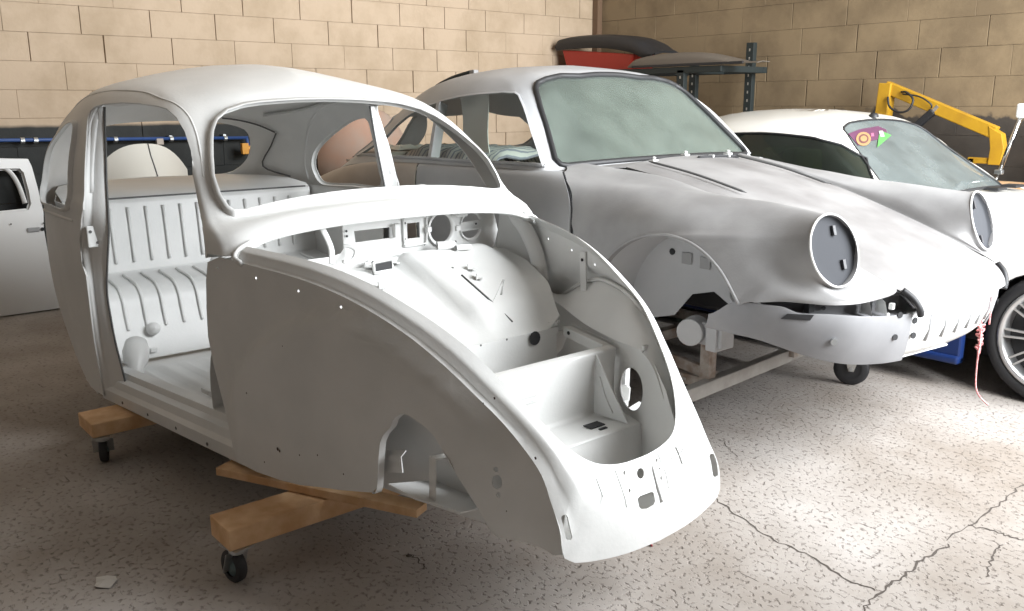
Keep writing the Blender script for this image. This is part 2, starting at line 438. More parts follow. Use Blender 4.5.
# wall paint: tan above, dark dado below (a ragged painted edge), soot and drips
def wall_material(name, tan, tan2, dark, z_edge, ragged, xlo=None, xhi=None, ydrop=None):
    m = bpy.data.materials.new(name); m.use_nodes = True; nt = m.node_tree; b = nt.nodes['Principled BSDF']
    N = nt.nodes.new; L = nt.links.new
    g = N('ShaderNodeNewGeometry'); sp = N('ShaderNodeSeparateXYZ'); L(g.outputs['Position'], sp.inputs[0])
    n = N('ShaderNodeTexNoise'); n.inputs['Scale'].default_value = 2.2; n.inputs['Detail'].default_value = 7; n.inputs['Roughness'].default_value = 0.62; L(g.outputs['Position'], n.inputs['Vector'])
    r = N('ShaderNodeValToRGB'); e = r.color_ramp.elements; e[0].position = 0.36; e[0].color = (*tan2, 1); e[1].position = 0.58; e[1].color = (*tan, 1); L(n.outputs['Fac'], r.inputs['Fac'])
    n2 = N('ShaderNodeTexNoise'); n2.inputs['Scale'].default_value = 5; n2.inputs['Detail'].default_value = 5; L(g.outputs['Position'], n2.inputs['Vector'])
    mm = N('ShaderNodeMath'); mm.operation = 'MULTIPLY_ADD'; L(n2.outputs['Fac'], mm.inputs[0]); mm.inputs[1].default_value = ragged; L(sp.outputs['Z'], mm.inputs[2])
    mr = N('ShaderNodeMapRange'); mr.inputs['From Min'].default_value = z_edge + ragged * 0.5 - 0.012; mr.inputs['From Max'].default_value = z_edge + ragged * 0.5 + 0.012; L(mm.outputs[0], mr.inputs['Value'])
    fac = mr.outputs[0]
    if ydrop:
        yr = N('ShaderNodeMapRange'); yr.inputs['From Min'].default_value = ydrop[0]; yr.inputs['From Max'].default_value = ydrop[1]; yr.inputs['To Max'].default_value = ydrop[2]; L(sp.outputs['Y'], yr.inputs['Value'])
        ad = N('ShaderNodeMath'); ad.operation = 'ADD'; L(yr.outputs[0], ad.inputs[0]); L(sp.outputs['Z'], ad.inputs[1]); L(ad.outputs[0], mm.inputs[2])
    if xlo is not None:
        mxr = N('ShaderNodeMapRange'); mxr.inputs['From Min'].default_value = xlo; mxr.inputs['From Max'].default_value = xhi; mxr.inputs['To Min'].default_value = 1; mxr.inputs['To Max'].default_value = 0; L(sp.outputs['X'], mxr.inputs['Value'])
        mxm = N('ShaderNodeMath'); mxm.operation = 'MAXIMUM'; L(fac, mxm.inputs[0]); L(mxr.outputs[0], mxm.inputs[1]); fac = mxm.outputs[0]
    rd = N('ShaderNodeValToRGB'); e = rd.color_ramp.elements; e[0].position = 0.3; e[0].color = (dark[0] * .6, dark[1] * .6, dark[2] * .6, 1); e[1].position = 0.7; e[1].color = (*dark, 1); L(n2.outputs['Fac'], rd.inputs['Fac'])
    mx = N('ShaderNodeMixRGB'); L(fac, mx.inputs[0]); L(rd.outputs[0], mx.inputs[1]); L(r.outputs[0], mx.inputs[2])
    L(mx.outputs[0], b.inputs['Base Color']); b.inputs['Roughness'].default_value = 0.85
    n3 = N('ShaderNodeTexNoise'); n3.inputs['Scale'].default_value = 45; n3.inputs['Detail'].default_value = 4; L(g.outputs['Position'], n3.inputs['Vector'])
    bp = N('ShaderNodeBump'); bp.inputs['Strength'].default_value = 0.25; bp.inputs['Distance'].default_value = 0.006; L(n3.outputs['Fac'], bp.inputs['Height']); L(bp.outputs[0], b.inputs['Normal'])
    return m
M['wall_back'] = wall_material('tan_block_paint', (0.48, 0.37, 0.265), (0.39, 0.295, 0.20), (0.035, 0.037, 0.036), 1.222, 0.02, ydrop=(1.36, 1.42, 0.27))
M['wall_right'] = wall_material('shade_toned_block_paint', (0.21, 0.152, 0.087), (0.145, 0.103, 0.058), (0.055, 0.045, 0.036), 1.27, 0.30, -1.5, -1.1)  # tan paint darkened to carry the shade on this wall
M['mortar'] = mat('mortar', (0.33, 0.25, 0.165), 0.95, 0, (0.41, 0.31, 0.21), 10)
M['plaster'] = mat('grey_plaster', (0.30, 0.275, 0.255), 0.9, 0, (0.37, 0.345, 0.32), 3)
M['ceiling'] = mat('ceiling_boards', (0.30, 0.29, 0.27), 0.9, 0, (0.36, 0.34, 0.31), 2)

def structure(name, c, d, m):
    o = MB().box(c, d).build(name, m); o['kind'] = 'structure'; return o
wb = structure('wall_back', (x0 - 0.115, (y0 + y1) / 2, zc / 2), (0.2, y1 - y0 + 0.3, zc), M['mortar'])
wr = structure('wall_right', ((x0 + x1) / 2, y1 + 0.115, zc / 2), (x1 - x0, 0.2, zc), M['mortar'])
structure('wall_left', ((x0 + x1) / 2, y0 - 0.1, zc / 2), (x1 - x0, 0.2, zc), M['plaster'])
structure('ceiling', ((x0 + x1) / 2, (y0 + y1) / 2, zc + 0.1), (x1 - x0 + 0.4, y1 - y0 + 0.4, 0.2), M['ceiling'])
wf = MB()
wf.box((x1 + 0.1, (y0 + OPENING['y0']) / 2, zc / 2), (0.2, OPENING['y0'] - y0, zc))
wf.box((x1 + 0.1, (OPENING['y1'] + y1) / 2, zc / 2), (0.2, y1 - OPENING['y1'] + 0.02, zc))
wf.box((x1 + 0.1, (OPENING['y0'] + OPENING['y1']) / 2, (OPENING['z1'] + zc) / 2), (0.2, OPENING['y1'] - OPENING['y0'], zc - OPENING['z1']))
wf.box((x1 + 0.1, (OPENING['y0'] + OPENING['y1']) / 2, OPENING['z0'] / 2), (0.2, OPENING['y1'] - OPENING['y0'], OPENING['z0']))
o = wf.build('wall_front', M['plaster']); o['kind'] = 'structure'

def block_mesh(name, L, h, t, axis, m):
    mb = MB(); c = 0.002
    # chamfered face block, 0.0 on the face plane
    w, k = L / 2, h / 2
    fr = [(-w + c, -k + c), (w - c, -k + c), (w - c, k - c), (-w + c, k - c)]; bk = [(-w, -k), (w, -k), (w, k), (-w, k)]
    if axis == 'x': T = lambda a, b, d: (d, a, b)
    else: T = lambda a, b, d: (a, -d, b)
    v = [T(a, b, 0) for a, b in fr] + [T(a, b, -c) for a, b in bk] + [T(a, b, -t) for a, b in bk]
    f = [(0, 1, 2, 3)] + [(i, 4 + i, 4 + (i + 1) % 4, (i + 1) % 4) for i in range(4)] + [(4 + i, 8 + i, 8 + (i + 1) % 4, 4 + (i + 1) % 4) for i in range(4)]
    me = bpy.data.meshes.new(name); me.from_pydata(v, [], f)
    bm = bmesh.new(); bm.from_mesh(me); bmesh.ops.recalc_face_normals(bm, faces=bm.faces); bm.to_mesh(me); bm.free()
    me.materials.append(m); return me
def lay(wall, axis, base, lo, hi, rows, L, offs, m, rnd):
    meshes = [block_mesh('block', L - g, rows[1] - rows[0] - 0.0012, 0.02, axis, m) for g in (0.001, 0.002, 0.009)]
    for k in range(len(rows) - 1):
        zc_ = (rows[k] + rows[k + 1]) / 2
        p = lo - ((lo - offs[k % len(offs)]) % L) + L / 2 if False else offs[k % len(offs)] + L / 2
        while p - L / 2 > lo: p -= L
        while p - L / 2 < hi:
            a, b = max(p - L / 2, lo), min(p + L / 2, hi)
            if b - a > 0.05:
                full = (b - a) > L - 1e-6
                me = rnd.choice(meshes) if full else block_mesh('block', b - a - 0.006, rows[1] - rows[0] - 0.003, 0.02, axis, m)
                o = bpy.data.objects.new('block', me); link(o, wall)
                pr = rnd.uniform(-0.0012, 0.0012)
                o.location = (base + pr, (a + b) / 2, zc_) if axis == 'x' else ((a + b) / 2, base + pr, zc_)
            p += L
rnd = random.Random(3)
rows_b = [1.645 + 0.186 * k for k in range(-5, 5)]
lay(wb, 'x', x0, -1.3, y1 - 0.02, rows_b, 0.4745, [0.3, 0.16, 0.04, 0.2, 0.04, -0.167, 0.64, 0.395, 0.2], M['wall_back'], rnd)
structure('trim_1', (x0 - 0.0125, (-1.3 + y1) / 2, rows_b[0] / 2), (0.025, y1 + 1.3, rows_b[0] - 0.004), M['wall_back'])
structure('trim_2', (x0 - 0.0125, (y0 - 1.3) / 2, zc / 2), (0.025, -1.3 - y0 - 0.01, zc), M['wall_back'])
structure('trim_3', (x0 - 0.0125, (-1.3 + y1) / 2, (rows_b[-1] + zc) / 2), (0.025, y1 + 1.3, zc - rows_b[-1]), M['wall_back'])
rows_r = [1.542 + 0.2115 * k for k in range(-4, 5)]
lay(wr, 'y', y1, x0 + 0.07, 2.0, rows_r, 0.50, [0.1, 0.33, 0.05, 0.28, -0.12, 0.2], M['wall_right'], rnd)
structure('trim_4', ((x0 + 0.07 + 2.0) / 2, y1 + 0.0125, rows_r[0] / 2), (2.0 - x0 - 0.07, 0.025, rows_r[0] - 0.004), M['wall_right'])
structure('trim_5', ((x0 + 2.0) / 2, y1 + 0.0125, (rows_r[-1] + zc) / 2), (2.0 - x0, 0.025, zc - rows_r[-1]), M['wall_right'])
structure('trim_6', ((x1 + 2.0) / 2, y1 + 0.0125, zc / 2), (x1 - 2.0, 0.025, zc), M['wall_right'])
# dark brown strip up the corner
structure('trim_7', (x0 + 0.04, y1 - 0.02, zc / 2), (0.07, 0.09, zc), mat('corner_brown', (0.14, 0.085, 0.05), 0.9))
# floor cracks, thin ragged grooves filled with dirt
M['crack'] = mat('crack_dirt', (0.09, 0.075, 0.065), 0.95)
def crack(pix, w):
    rr = random.Random(len(pix) * 7 + int(pix[0][0]))
    pts = [at_z(u, v, 0) for u, v in pix]; pts = spline(pts, 7)
    v = []; f = []
    for i, p in enumerate(pts):
        t = (pts[min(i + 1, len(pts) - 1)] - pts[max(i - 1, 0)]).normalized(); nrm = Vector((-t.y, t.x, 0))
        j = nrm * rr.uniform(-0.008, 0.008); ww = w * rr.uniform(0.35, 1.2)
        v += [p + j + nrm * ww + Vector((0, 0, 0.0012)), p + j - nrm * ww + Vector((0, 0, 0.0012))]
        if i: k = 2 * i; f.append((k - 2, k - 1, k + 1, k))
    mesh_obj('crack', v, f, M['crack'], fl, smooth=False)
crack([(714, 498), (740, 517), (775, 540), (810, 556), (848, 580), (876, 590)], 0.0035)
crack([(862, 611), (880, 592), (905, 575), (922, 560), (950, 545)], 0.004)
crack([(722, 440), (735, 456), (738, 460)], 0.002)
crack([(968, 526), (990, 530), (1005, 535), (1023, 541)], 0.004)
crack([(985, 577), (992, 560), (1002, 545)], 0.003)
crack([(945, 540), (985, 515), (1010, 495), (1023, 484)], 0.003)
crack([(409, 553), (418, 561), (426, 569)], 0.003)
# ================================================================== bare beetle-shaped body shell
W = M['shell_white']
shell = thing('car_body_shell', 'bare white-primed rounded two-door car body shell without bonnet, doors or wheels, on timber beams', 'car body', loc=(-0.6, 0, 0.16))

def mir(p): return Vector((p[0], -p[1], p[2]))
# control net: columns front centre -> rear centre (half width positive), rows bottom -> ridge
COLS = [
 # R0 sill           R1               R2 belt           R3 window sill    R4               R5 gutter         R6 shoulder       R7 ridge
 [(.05, 0, .30), (.02, 0, .6), (-.015, 0, .994), (-.175, 0, 1.043), (-.335, 0, 1.188), (-.53, 0, 1.362), (-.63, 0, 1.425), (-.80, 0, 1.482)],
 [(.05, .28, .30), (.02, .28, .6), (-.03, .28, .986), (-.18, .27, 1.038), (-.335, .27, 1.186), (-.54, .25, 1.354), (-.66, .22, 1.418), (-.90, 0, 1.499)],
 [(.05, .50, .30), (.02, .50, .6), (-.035, .49, .962), (-.175, .49, 1.024), (-.318, .485, 1.172), (-.53, .425, 1.332), (-.72, .36, 1.415), (-1.0, 0, 1.510)],
 [(.02, .61, .25), (-.01, .625, .55), (-.04, .605, .918), (-.19, .592, 1.02), (-.35, .565, 1.19), (-.60, .52, 1.345), (-.86, .42, 1.428), (-1.1, 0, 1.517)],
 [(-.12, .62, .235), (-.14, .65, .52), (-.16, .645, .915), (-.29, .625, 1.03), (-.45, .598, 1.2), (-.72, .558, 1.352), (-.98, .44, 1.440), (-1.2, 0, 1.521)],
 [(-.65, .65, .215), (-.65, .69, .5), (-.65, .697, .915), (-.70, .672, 1.03), (-.8, .64, 1.2), (-.95, .592, 1.362), (-1.12, .455, 1.448), (-1.28, 0, 1.523)],
 [(-1.14, .695, .18), (-1.15, .715, .5), (-1.17, .722, .915), (-1.18, .706, 1.03), (-1.2, .676, 1.2), (-1.22, .622, 1.365), (-1.27, .465, 1.450), (-1.36, 0, 1.523)],
 [(-1.6, .70, .18), (-1.6, .715, .5), (-1.6, .718, .915), (-1.6, .702, 1.03), (-1.57, .674, 1.2), (-1.5, .61, 1.352), (-1.46, .465, 1.442), (-1.46, 0, 1.519)],
 [(-2.02, .66, .25), (-2.05, .665, .5), (-2.03, .66, .915), (-2.0, .645, 1.03), (-1.92, .615, 1.2), (-1.77, .55, 1.33), (-1.66, .43, 1.424), (-1.6, 0, 1.509)],
 [(-2.48, .46, .30), (-2.50, .47, .55), (-2.44, .465, .90), (-2.37, .45, 1.03), (-2.23, .43, 1.2), (-2.04, .39, 1.325), (-1.88, .31, 1.41), (-1.74, 0, 1.493)],
 [(-2.70, 0, .35), (-2.72, 0, .6), (-2.62, 0, .90), (-2.52, 0, 1.03), (-2.36, 0, 1.2), (-2.16, 0, 1.335), (-2.0, 0, 1.412), (-1.86, 0, 1.468)],
]
def half_row(i, s): return [Vector((c[i][0], s * c[i][1], c[i][2])) for c in COLS]
rows = []
for i in range(8):
    near = half_row(i, -1); far = half_row(i, 1)
    rows.append(near[::-1] + far[1:])        # u = 0 rear near ... 10 front centre ... 20 rear far
BN = Net(rows, topmirror=True)
S = lambda u, v: BN(u, v)
trN = Tracer(S, 0.0, 10.0, 0.0, 7.0, 90, 70)
def t_px(u, v): q = trN.px(u, v); return (q.x, q.y)
def t_side(x, z): q = trN(Vector((x, -3, z)), Vector((0, 1, 0))); return (q.x, q.y)
def t_front(h, z): q = trN(Vector((2, -h, z)), Vector((-1, 0, 0))); return (q.x, q.y)
def t_rear(h, z): q = trN(Vector((-5, -h, z)), Vector((1, 0, 0))); return (q.x, q.y)
def mu_(L): return [(20 - a, b) for a, b in L][::-1]
# openings
door_px = [(207, 258), (204, 230), (201.5, 213), (197, 190), (194, 176), (191.3, 152), (185.4, 133), (177.5, 119), (167.7, 110), (157.9, 107), (142, 104.8), (122.5, 103.6), (104.4, 105.2), (96, 107.5), (91.5, 112), (89, 120), (87, 154), (84.7, 210), (82.5, 226), (81, 240), (83.5, 264), (87.5, 275), (95.6, 341)]
doorN = [t_px(*p) for p in door_px] + [t_side(-1.235, .19)]
rear_edge = [t_side(*p) for p in [(-1.40, .185), (-1.55, .27), (-1.70, .40), (-1.82, .52), (-1.92, .64), (-2.02, .72)]] + [(2.0, 1.75), (1.0, 1.75), (0.0, 1.75)]
q_px = [(53.8, 200), (53.2, 186), (54.7, 168), (59.6, 144.5), (69.5, 126.8), (77, 119.5), (84, 118.4), (86.2, 122), (85.6, 150), (83.5, 185), (81.3, 204.5), (70, 204), (57, 202.6)]
quarterN = [t_side(p.x, p.y) for p in spline([(-1.335, .95, 0), (-1.6, .938, 0), (-1.82, .928, 0), (-1.90, .94, 0), (-1.935, .99, 0), (-1.922, 1.06, 0), (-1.86, 1.13, 0), (-1.74, 1.192, 0), (-1.60, 1.245, 0), (-1.475, 1.283, 0), (-1.38, 1.296, 0), (-1.335, 1.285, 0), (-1.32, 1.25, 0), (-1.325, 1.1, 0)], 3, True)]
wsN = [t_front(h, z) for h, z in [(.12, 1.045), (.27, 1.037), (.40, 1.025), (.50, 1.012), (.545, 1.012), (.562, 1.03), (.568, 1.07), (.563, 1.126), (.545, 1.18), (.523, 1.22), (.495, 1.26), (.455, 1.298), (.40, 1.328), (.33, 1.347), (.22, 1.36), (.11, 1.367)]]
wind = [(10, S(10, 3) and t_front(0, 1.046)[1])] + wsN + [(10, t_front(0, 1.369)[1])]
wind = wind + [(20 - a, b) for a, b in wsN[::-1]]
rearN = [t_rear(p.x, p.y) for p in spline([(.15, .965, 0), (.32, .965, 0), (.42, .985, 0), (.468, 1.06, 0), (.462, 1.15, 0), (.41, 1.225, 0), (.27, 1.265, 0), (.12, 1.275, 0)], 3)]
# the seam of the net is the rear centre line: the rear window is a notch in both borders
u_door_front = doorN[0][0]
outline = [(0, 7), (0, t_rear(0.001, 1.277)[1])] + rearN[::-1] + [(0, t_rear(0.001, .965)[1])] + rear_edge[::-1] + doorN[::-1] + [(doorN[0][0] + .05, 2.0)]
half = outline
full = half + [(20 - a, b) for a, b in half[::-1]]
cabin = panel('cabin_shell', S, full, [quarterN, mu_(quarterN), wind], W, shell, mu=0.27, mv=0.17, step=0.034, edge=0.024, solid=0.006, flip=True, merge=0.0008,
      lips=[(0.012, 0.018), (0.012, 0.018), (0.014, 0.022)], lipname='window_flange')
# drip rail over the door and side window, down the front pillar
def S_side(u, v): return S(u, v)
rail_xz = [(-1.99, .95), (-1.985, 1.03), (-1.93, 1.15), (-1.82, 1.262), (-1.66, 1.338), (-1.5, 1.378), (-1.3, 1.402), (-1.1, 1.410), (-.9, 1.402)]
rail = [S(*t_side(*p)) for p in rail_xz] + [S(*t_px(*p)) for p in [(163, 99.5), (178, 105.5), (190, 117), (197.5, 134), (202, 155), (205, 180)]]
rail = spline(rail, 5)
for s in (1, -1):
    pp = [Vector((p.x, p.y * s, p.z)) + Vector((0, -0.003 * s, 0.0)) for p in rail]
    MB().tube(pp, [0.004] + [0.0075] * (len(pp) - 2) + [0.003], 8, flat=0.7).build('drip_rail', W, shell, smooth=True)
# windscreen surround: raised round bead outside the opening
for s in (1, -1):
    P = [S(*t_side(x, z)) for x, z in [(-1.30, .915), (-1.5, .912), (-1.7, .908), (-1.9, .90), (-2.0, .895)]]
    MB().tube(spline([Vector((p.x, p.y * s - .002 * s * 0, p.z)) for p in P], 5), .014, 8, flat=.45).build('belt_moulding', W, shell, smooth=True)
# door jambs: the shut face between the skin edge and the seal channel
seal = [(-.455, -.555, 1.325)]
def jamb(s):
    bs = [(-1.198, .596, 1.352), (-1.195, .602, 1.30), (-1.184, .612, 1.188), (-1.17, .626, 1.073), (-1.16, .631, 1.016), (-1.141, .643, .881), (-1.165, .656, .75), (-1.19, .665, .625), (-1.172, .658, .43), (-1.11, .65, .262), (-1.10, .65, .20)]
    skin = sorted([S(*q) for q in doorN[13:]], key=lambda p: -p.z); sk = [(-p.z, p) for p in skin]; sl = [(-p[2], Vector((p[0], -p[1], p[2]))) for p in bs]
    def look(T, z):
        z = -z
        if z <= T[0][0]: return T[0][1].copy()
        for (z0, p0), (z1, p1) in zip(T, T[1:]):
            if z <= z1: return p0.lerp(p1, (z - z0) / (z1 - z0))
        return T[-1][1].copy()
    zs = [1.355 - (1.355 - .20) * k / 43 for k in range(44)]
    a = [look(sk, z) for z in zs]; b = [look(sl, z) for z in zs]
    for k in range(3):
        a = [a[0]] + [(a[i - 1] + a[i] * 2 + a[i + 1]) / 4 for i in range(1, 43)] + [a[-1]]
        b = [b[0]] + [(b[i - 1] + b[i] * 2 + b[i + 1]) / 4 for i in range(1, 43)] + [b[-1]]
    rows = []
    for t in (0, .12, .3, .42, .5, 1):
        r = []
        for i, (p, q) in enumerate(zip(a, b)):
            x = p.lerp(q, t); dep = {0: 0, .12: 0, .3: -.012, .42: -.012, .5: 0, 1: 0}[t]
            x = x + Vector((dep, 0, 0)); r.append(Vector((x.x, x.y * s, x.z)))
        rows.append(r)
    grid_obj('door_jamb', rows, W, shell, 0.004)
    # saw-tooth sealing channel
    mb = MB(); bb = resample([Vector((q.x + .004, q.y * s, q.z)) for q in b], 60)
    mb.tube(bb, 0.0045, 6)
    mb.build('seal_channel', M['seam'], shell, smooth=True)
    # striker plate with bolts
    c = b[19].lerp(a[19], .55); c = Vector((c.x + .006, c.y * s, .855))
    pl = MB().box(c, (.008, .05, .085)).build('striker_plate', W, shell, bevel=.004)
    for dy, dz in ((-.012, .02), (.012, .026), (.012, -.024)): disc('bolt', c + Vector((.004, dy, dz)), (1, 0, 0), .006, M['seam'], pl, .003, 8)
    # front pillar return
    f = [S(*q) for q in doorN[:13]]; fa = resample(spline(f, 4), 26); rows = []
    for t in (0, .5, 1): rows.append([Vector((p.x - .012 * t - .008, (p.y + .055 * t) * s, p.z - .006 * t)) for p in fa])
    rows[0] = [Vector((p.x, p.y * s, p.z)) for p in fa]
    grid_obj('pillar_return', rows, W, shell, 0.004)
jamb(1); jamb(-1)

# ---------------- front quarter panels
HW = [(-.35, .655), (-.20, .64), (-.016, .611), (.256, .539), (.441, .488), (.611, .441), (.737, .405), (.848, .364), (.924, .333), (1.009, .308), (1.049, .308), (1.10, .311), (1.2, .311)]
RIM = [(-.016, .611, .903), (.256, .539, .879), (.441, .488, .842), (.611, .441, .783), (.737, .405, .718), (.848, .364, .636), (.924, .333, .57), (1.009, .308, .483), (1.049, .308, .419), (1.087, .311, .354), (1.098, .311, .293)]
OUT = spline([(p[0], -p[1], p[2]) for p in RIM] + [(1.108, -.295, .272), (1.122, -.22, .256), (1.135, -.12, .246), (1.14, 0, .242)], 6)
RIMP = OUT[:61]
RIMZ = [(p.x, p.z) for p in RIMP]
HWs = [(-.35, .655), (-.20, .64)] + [(p.x, -p.y) for p in RIMP] + [(1.2, .311)]
def hw(x, z):
    h = interp(HWs, x)
    d = math.hypot(x - .50, z - .13)
    h += .032 * sstep(.69, .668, d) * sstep(-.15, .0, x) * sstep(1.0, .75, x) * sstep(.0, .07, interp(RIMZ, x) - z)     # pressed wheel-house dome
    h += .02 * sstep(.0, .5, interp(RIMZ, x) - z) * sstep(.3, .6, x) * sstep(.95, .7, x)
    d2 = math.hypot((x - .70), (z - .52)); h -= .010 * sstep(.13, .10, d2)
    return h
def Q(x, z): return Vector((x, -hw(x, z), z))
def q_px_(u, v):
    y = -.5
    for _ in range(30):
        p = at_y(u, v, y); y = -hw(p.x, p.z)
    return (p.x, p.z)
q_out = [(207.5, 262), (206, 280), (206.5, 310), (208, 336), (213.8, 366), (220.7, 393), (227.6, 423), (233, 447), (236, 458), (257, 472), (280, 480), (300, 485), (340, 490), (372, 492.5), (376.4, 487.9), (386, 440.4), (389.5, 427), (392.7, 419), (401, 413), (409, 415), (422, 424), (433.7, 435.5), (441.8, 448.6), (455, 471.5), (468, 491), (481, 510.8), (491, 530.4), (500.8, 538), (523.7, 541.9), (540, 547.5), (553, 555), (562, 555)]
q_out3 = [q_px_(*p) for p in q_out] + [(p.x, p.z) for p in RIMP[::-1]]
q_out3 = q_out3 + [(-.10, .906)]
def px_hole(u, v, r): x, z = q_px_(u, v); return ell(x, z, r, r, 8)
holes = [px_hole(217.5, 268, .0045), px_hole(256, 278, .0045), px_hole(298.5, 291, .0045), px_hole(341, 307, .0045)]
x_, z_ = q_px_(497, 482)
holes += [ell(x_, z_, .012, .020, 12), ell(x_ - .002, z_ + .034, .006, .008, 8), ell(x_ + .004, z_ - .034, .006, .008, 8)]
for s in (1, -1):
    fn = (lambda x, z: Q(x, z)) if s == 1 else (lambda x, z: mir(Q(x, z)))
    qp = panel('front_quarter_panel', fn, q_out3, holes, W, shell, step=.03, edge=.02, solid=.004, flip=(s == -1))
    # turned-in edge round the wheel opening
    lo = [q_px_(*p) for p in q_out[13:28]]
    P = spline([fn(*p) for p in lo], 3)
    grid_obj('wheel_arch_flange', [P, [Vector((p.x, p.y + .02 * s, p.z)) for p in P]], W, shell, .003)
# small blemishes where the primer is chipped on the near panel
chips = MB()
for u, v, r in [(278, 449, .006), (280, 451, .004), (265, 462, .003), (300, 455, .003), (318, 455, .003), (247, 393, .003), (344, 474, .003), (283, 346, .002), (495, 398, .004), (484, 403, .002), (536, 458, .004), (507, 511, .002)]:
    x, z = q_px_(u, v); p = Q(x, z); chips.lathe([(0, 1e-4), (.0004, r), (.0012, r * .8), (.0014, 1e-4)], p + Vector((0, -.0012, 0)), (0, -1, 0), 7)
chips.build('chipped_spot', mat('bare_rust_spot', (.06, .035, .03), .8), shell, merge=1e-5)['kind'] = 'stuff'

# ---------------- nose: bonnet channels and front apron as one pressed frame around the opening
INN = spline([(-.02, -.572, .925), (.25, -.493, .905), (.44, -.437, .868), (.61, -.385, .806), (.745, -.345, .742), (.845, -.302, .662), (.925, -.262, .588), (.985, -.215, .517), (1.022, -.165, .474), (1.042, -.11, .455), (1.052, -.05, .446), (1.054, 0, .445)], 6)
NT = 49
oa, ia = [], []
# matched by hand so that the ribs stay square to the channel
keyO, keyI = [0], [0]
for k in range(1, 15):
    t = k * .05
    if along(OUT, t).x > .96: break
    xo = along(OUT, t).x; ti = min((abs(along(INN, q / 400).x - xo), q / 400) for q in range(401))[1]
    keyO.append(t); keyI.append(ti)
keyO.append(1.0); keyI.append(1.0)
for i in range(NT):
    t = i / (NT - 1); oa.append(along(OUT, t)); ia.append(along(INN, interp(list(zip(keyO, keyI)), t)))
def nose(t, r):
    """t 0..2 round the opening (near cowl -> far cowl), r 0 outer edge .. 1 opening edge"""
    tt = t if t <= 1 else 2 - t
    o = lerpv(oa, tt); n = lerpv(ia, tt)
    wdt = (n - o).length
    p = o.lerp(n, r)
    # rounded outward crown on the apron, a step for the rubber channel
    k = sstep(.55, .8, tt)
    p.x += k * .035 * math.sin(math.pi * min(1, r * 1.0)) * (1 - .3 * k)
    rs = lerp(.34, .60, sstep(.5, 1.0, tt))
    hgt = .024 * (1 - sstep(.80, .98, tt))
    st = sstep(rs - .07, rs + .07, r) * hgt
    dirn = Vector((.25, 0, 1)).lerp(Vector((1, 0, .25)), sstep(.4, .75, tt)).normalized()
    p += dirn * st * .8
    if t > 1: p.y = -p.y
    return p
def lerpv(L, t):
    f = t * (len(L) - 1); i = min(int(f), len(L) - 2); return L[i].lerp(L[i + 1], f - i)
trA = Tracer(nose, 0, 2, 0, 1, 160, 30)
def n_px(u, v): q = trA.px(u, v); return (q.x, q.y)
def poly_px(L): return [n_px(*p) for p in L]
def ell_px(c, rx, ry, n=14): return [n_px(c[0] + rx * math.cos(2 * math.pi * i / n), c[1] + ry * math.sin(2 * math.pi * i / n)) for i in range(n)]
def slot_px(a, b, w):
    a, b = Vector(a), Vector(b); d = (b - a).normalized(); n = Vector((-d.y, d.x)); L = []
    for k in range(7): an = math.pi * k / 6; L.append(b + n * w * math.cos(an) + d * w * math.sin(an))
    for k in range(7): an = math.pi * k / 6; L.append(a - n * w * math.cos(an) - d * w * math.sin(an))
    return [n_px(*p) for p in L]
nh = [slot_px((564.5, 518), (569, 537), 3.3), slot_px((712, 456), (715.5, 474.5), 2.6), ell_px((640.6, 473.3), 3.7, 5.4),
      poly_px([(637.5, 499), (640, 496), (652, 491.5), (653.8, 493), (655.3, 501), (653.5, 505), (647, 508.7), (641.5, 509), (639.2, 507)]),
      ell_px((624.3, 472.8), 1.1, 2.3, 8), ell_px((629.6, 490.6), 1.1, 2.3, 8), ell_px((656.8, 460.2), 1.0, 2.0, 8), ell_px((659.3, 468.6), .9, 1.3, 8), ell_px((661.2, 478), 1.0, 2.4, 8),
      slot_px((615.5, 471.5), (626.3, 507), .55), slot_px((596.5, 479.5), (602.8, 496.5), .55), slot_px((664.5, 470), (668.3, 488), .5), slot_px((657.5, 453.8), (661.5, 463.5), .5)]
apron = panel('front_apron', nose, [(0, 0), (2, 0), (2, 1), (0, 1)], nh, W, shell, mu=1.55, mv=.13, step=.02, edge=.016, solid=.004, flip=False)
# tapered swage and cross mark on the apron
def on_nose(u, v, lift=.002):
    q = n_px(u, v); p = nose(*q); n = normal_at(nose, q[0], q[1], 1.5, .12, 1)
    if n.x < 0: n = -n
    return p + n * lift
def rib(name, pts, r, parent=apron):
    P = spline([on_nose(*p) for p in pts], 4); MB().tube(P, r, 6, flat=.6).build(name, W, parent, smooth=True)
rib('badge_rib', [(650, 456), (653, 470), (657, 486), (661.5, 502)], [.001] * 4 + [.003] * 4 + [.005] * 5)
rib('badge_rib', [(671, 459), (678, 456), (684.5, 447)], .002)
rib('badge_rib', [(675.5, 447), (679, 455), (682, 464)], .002)

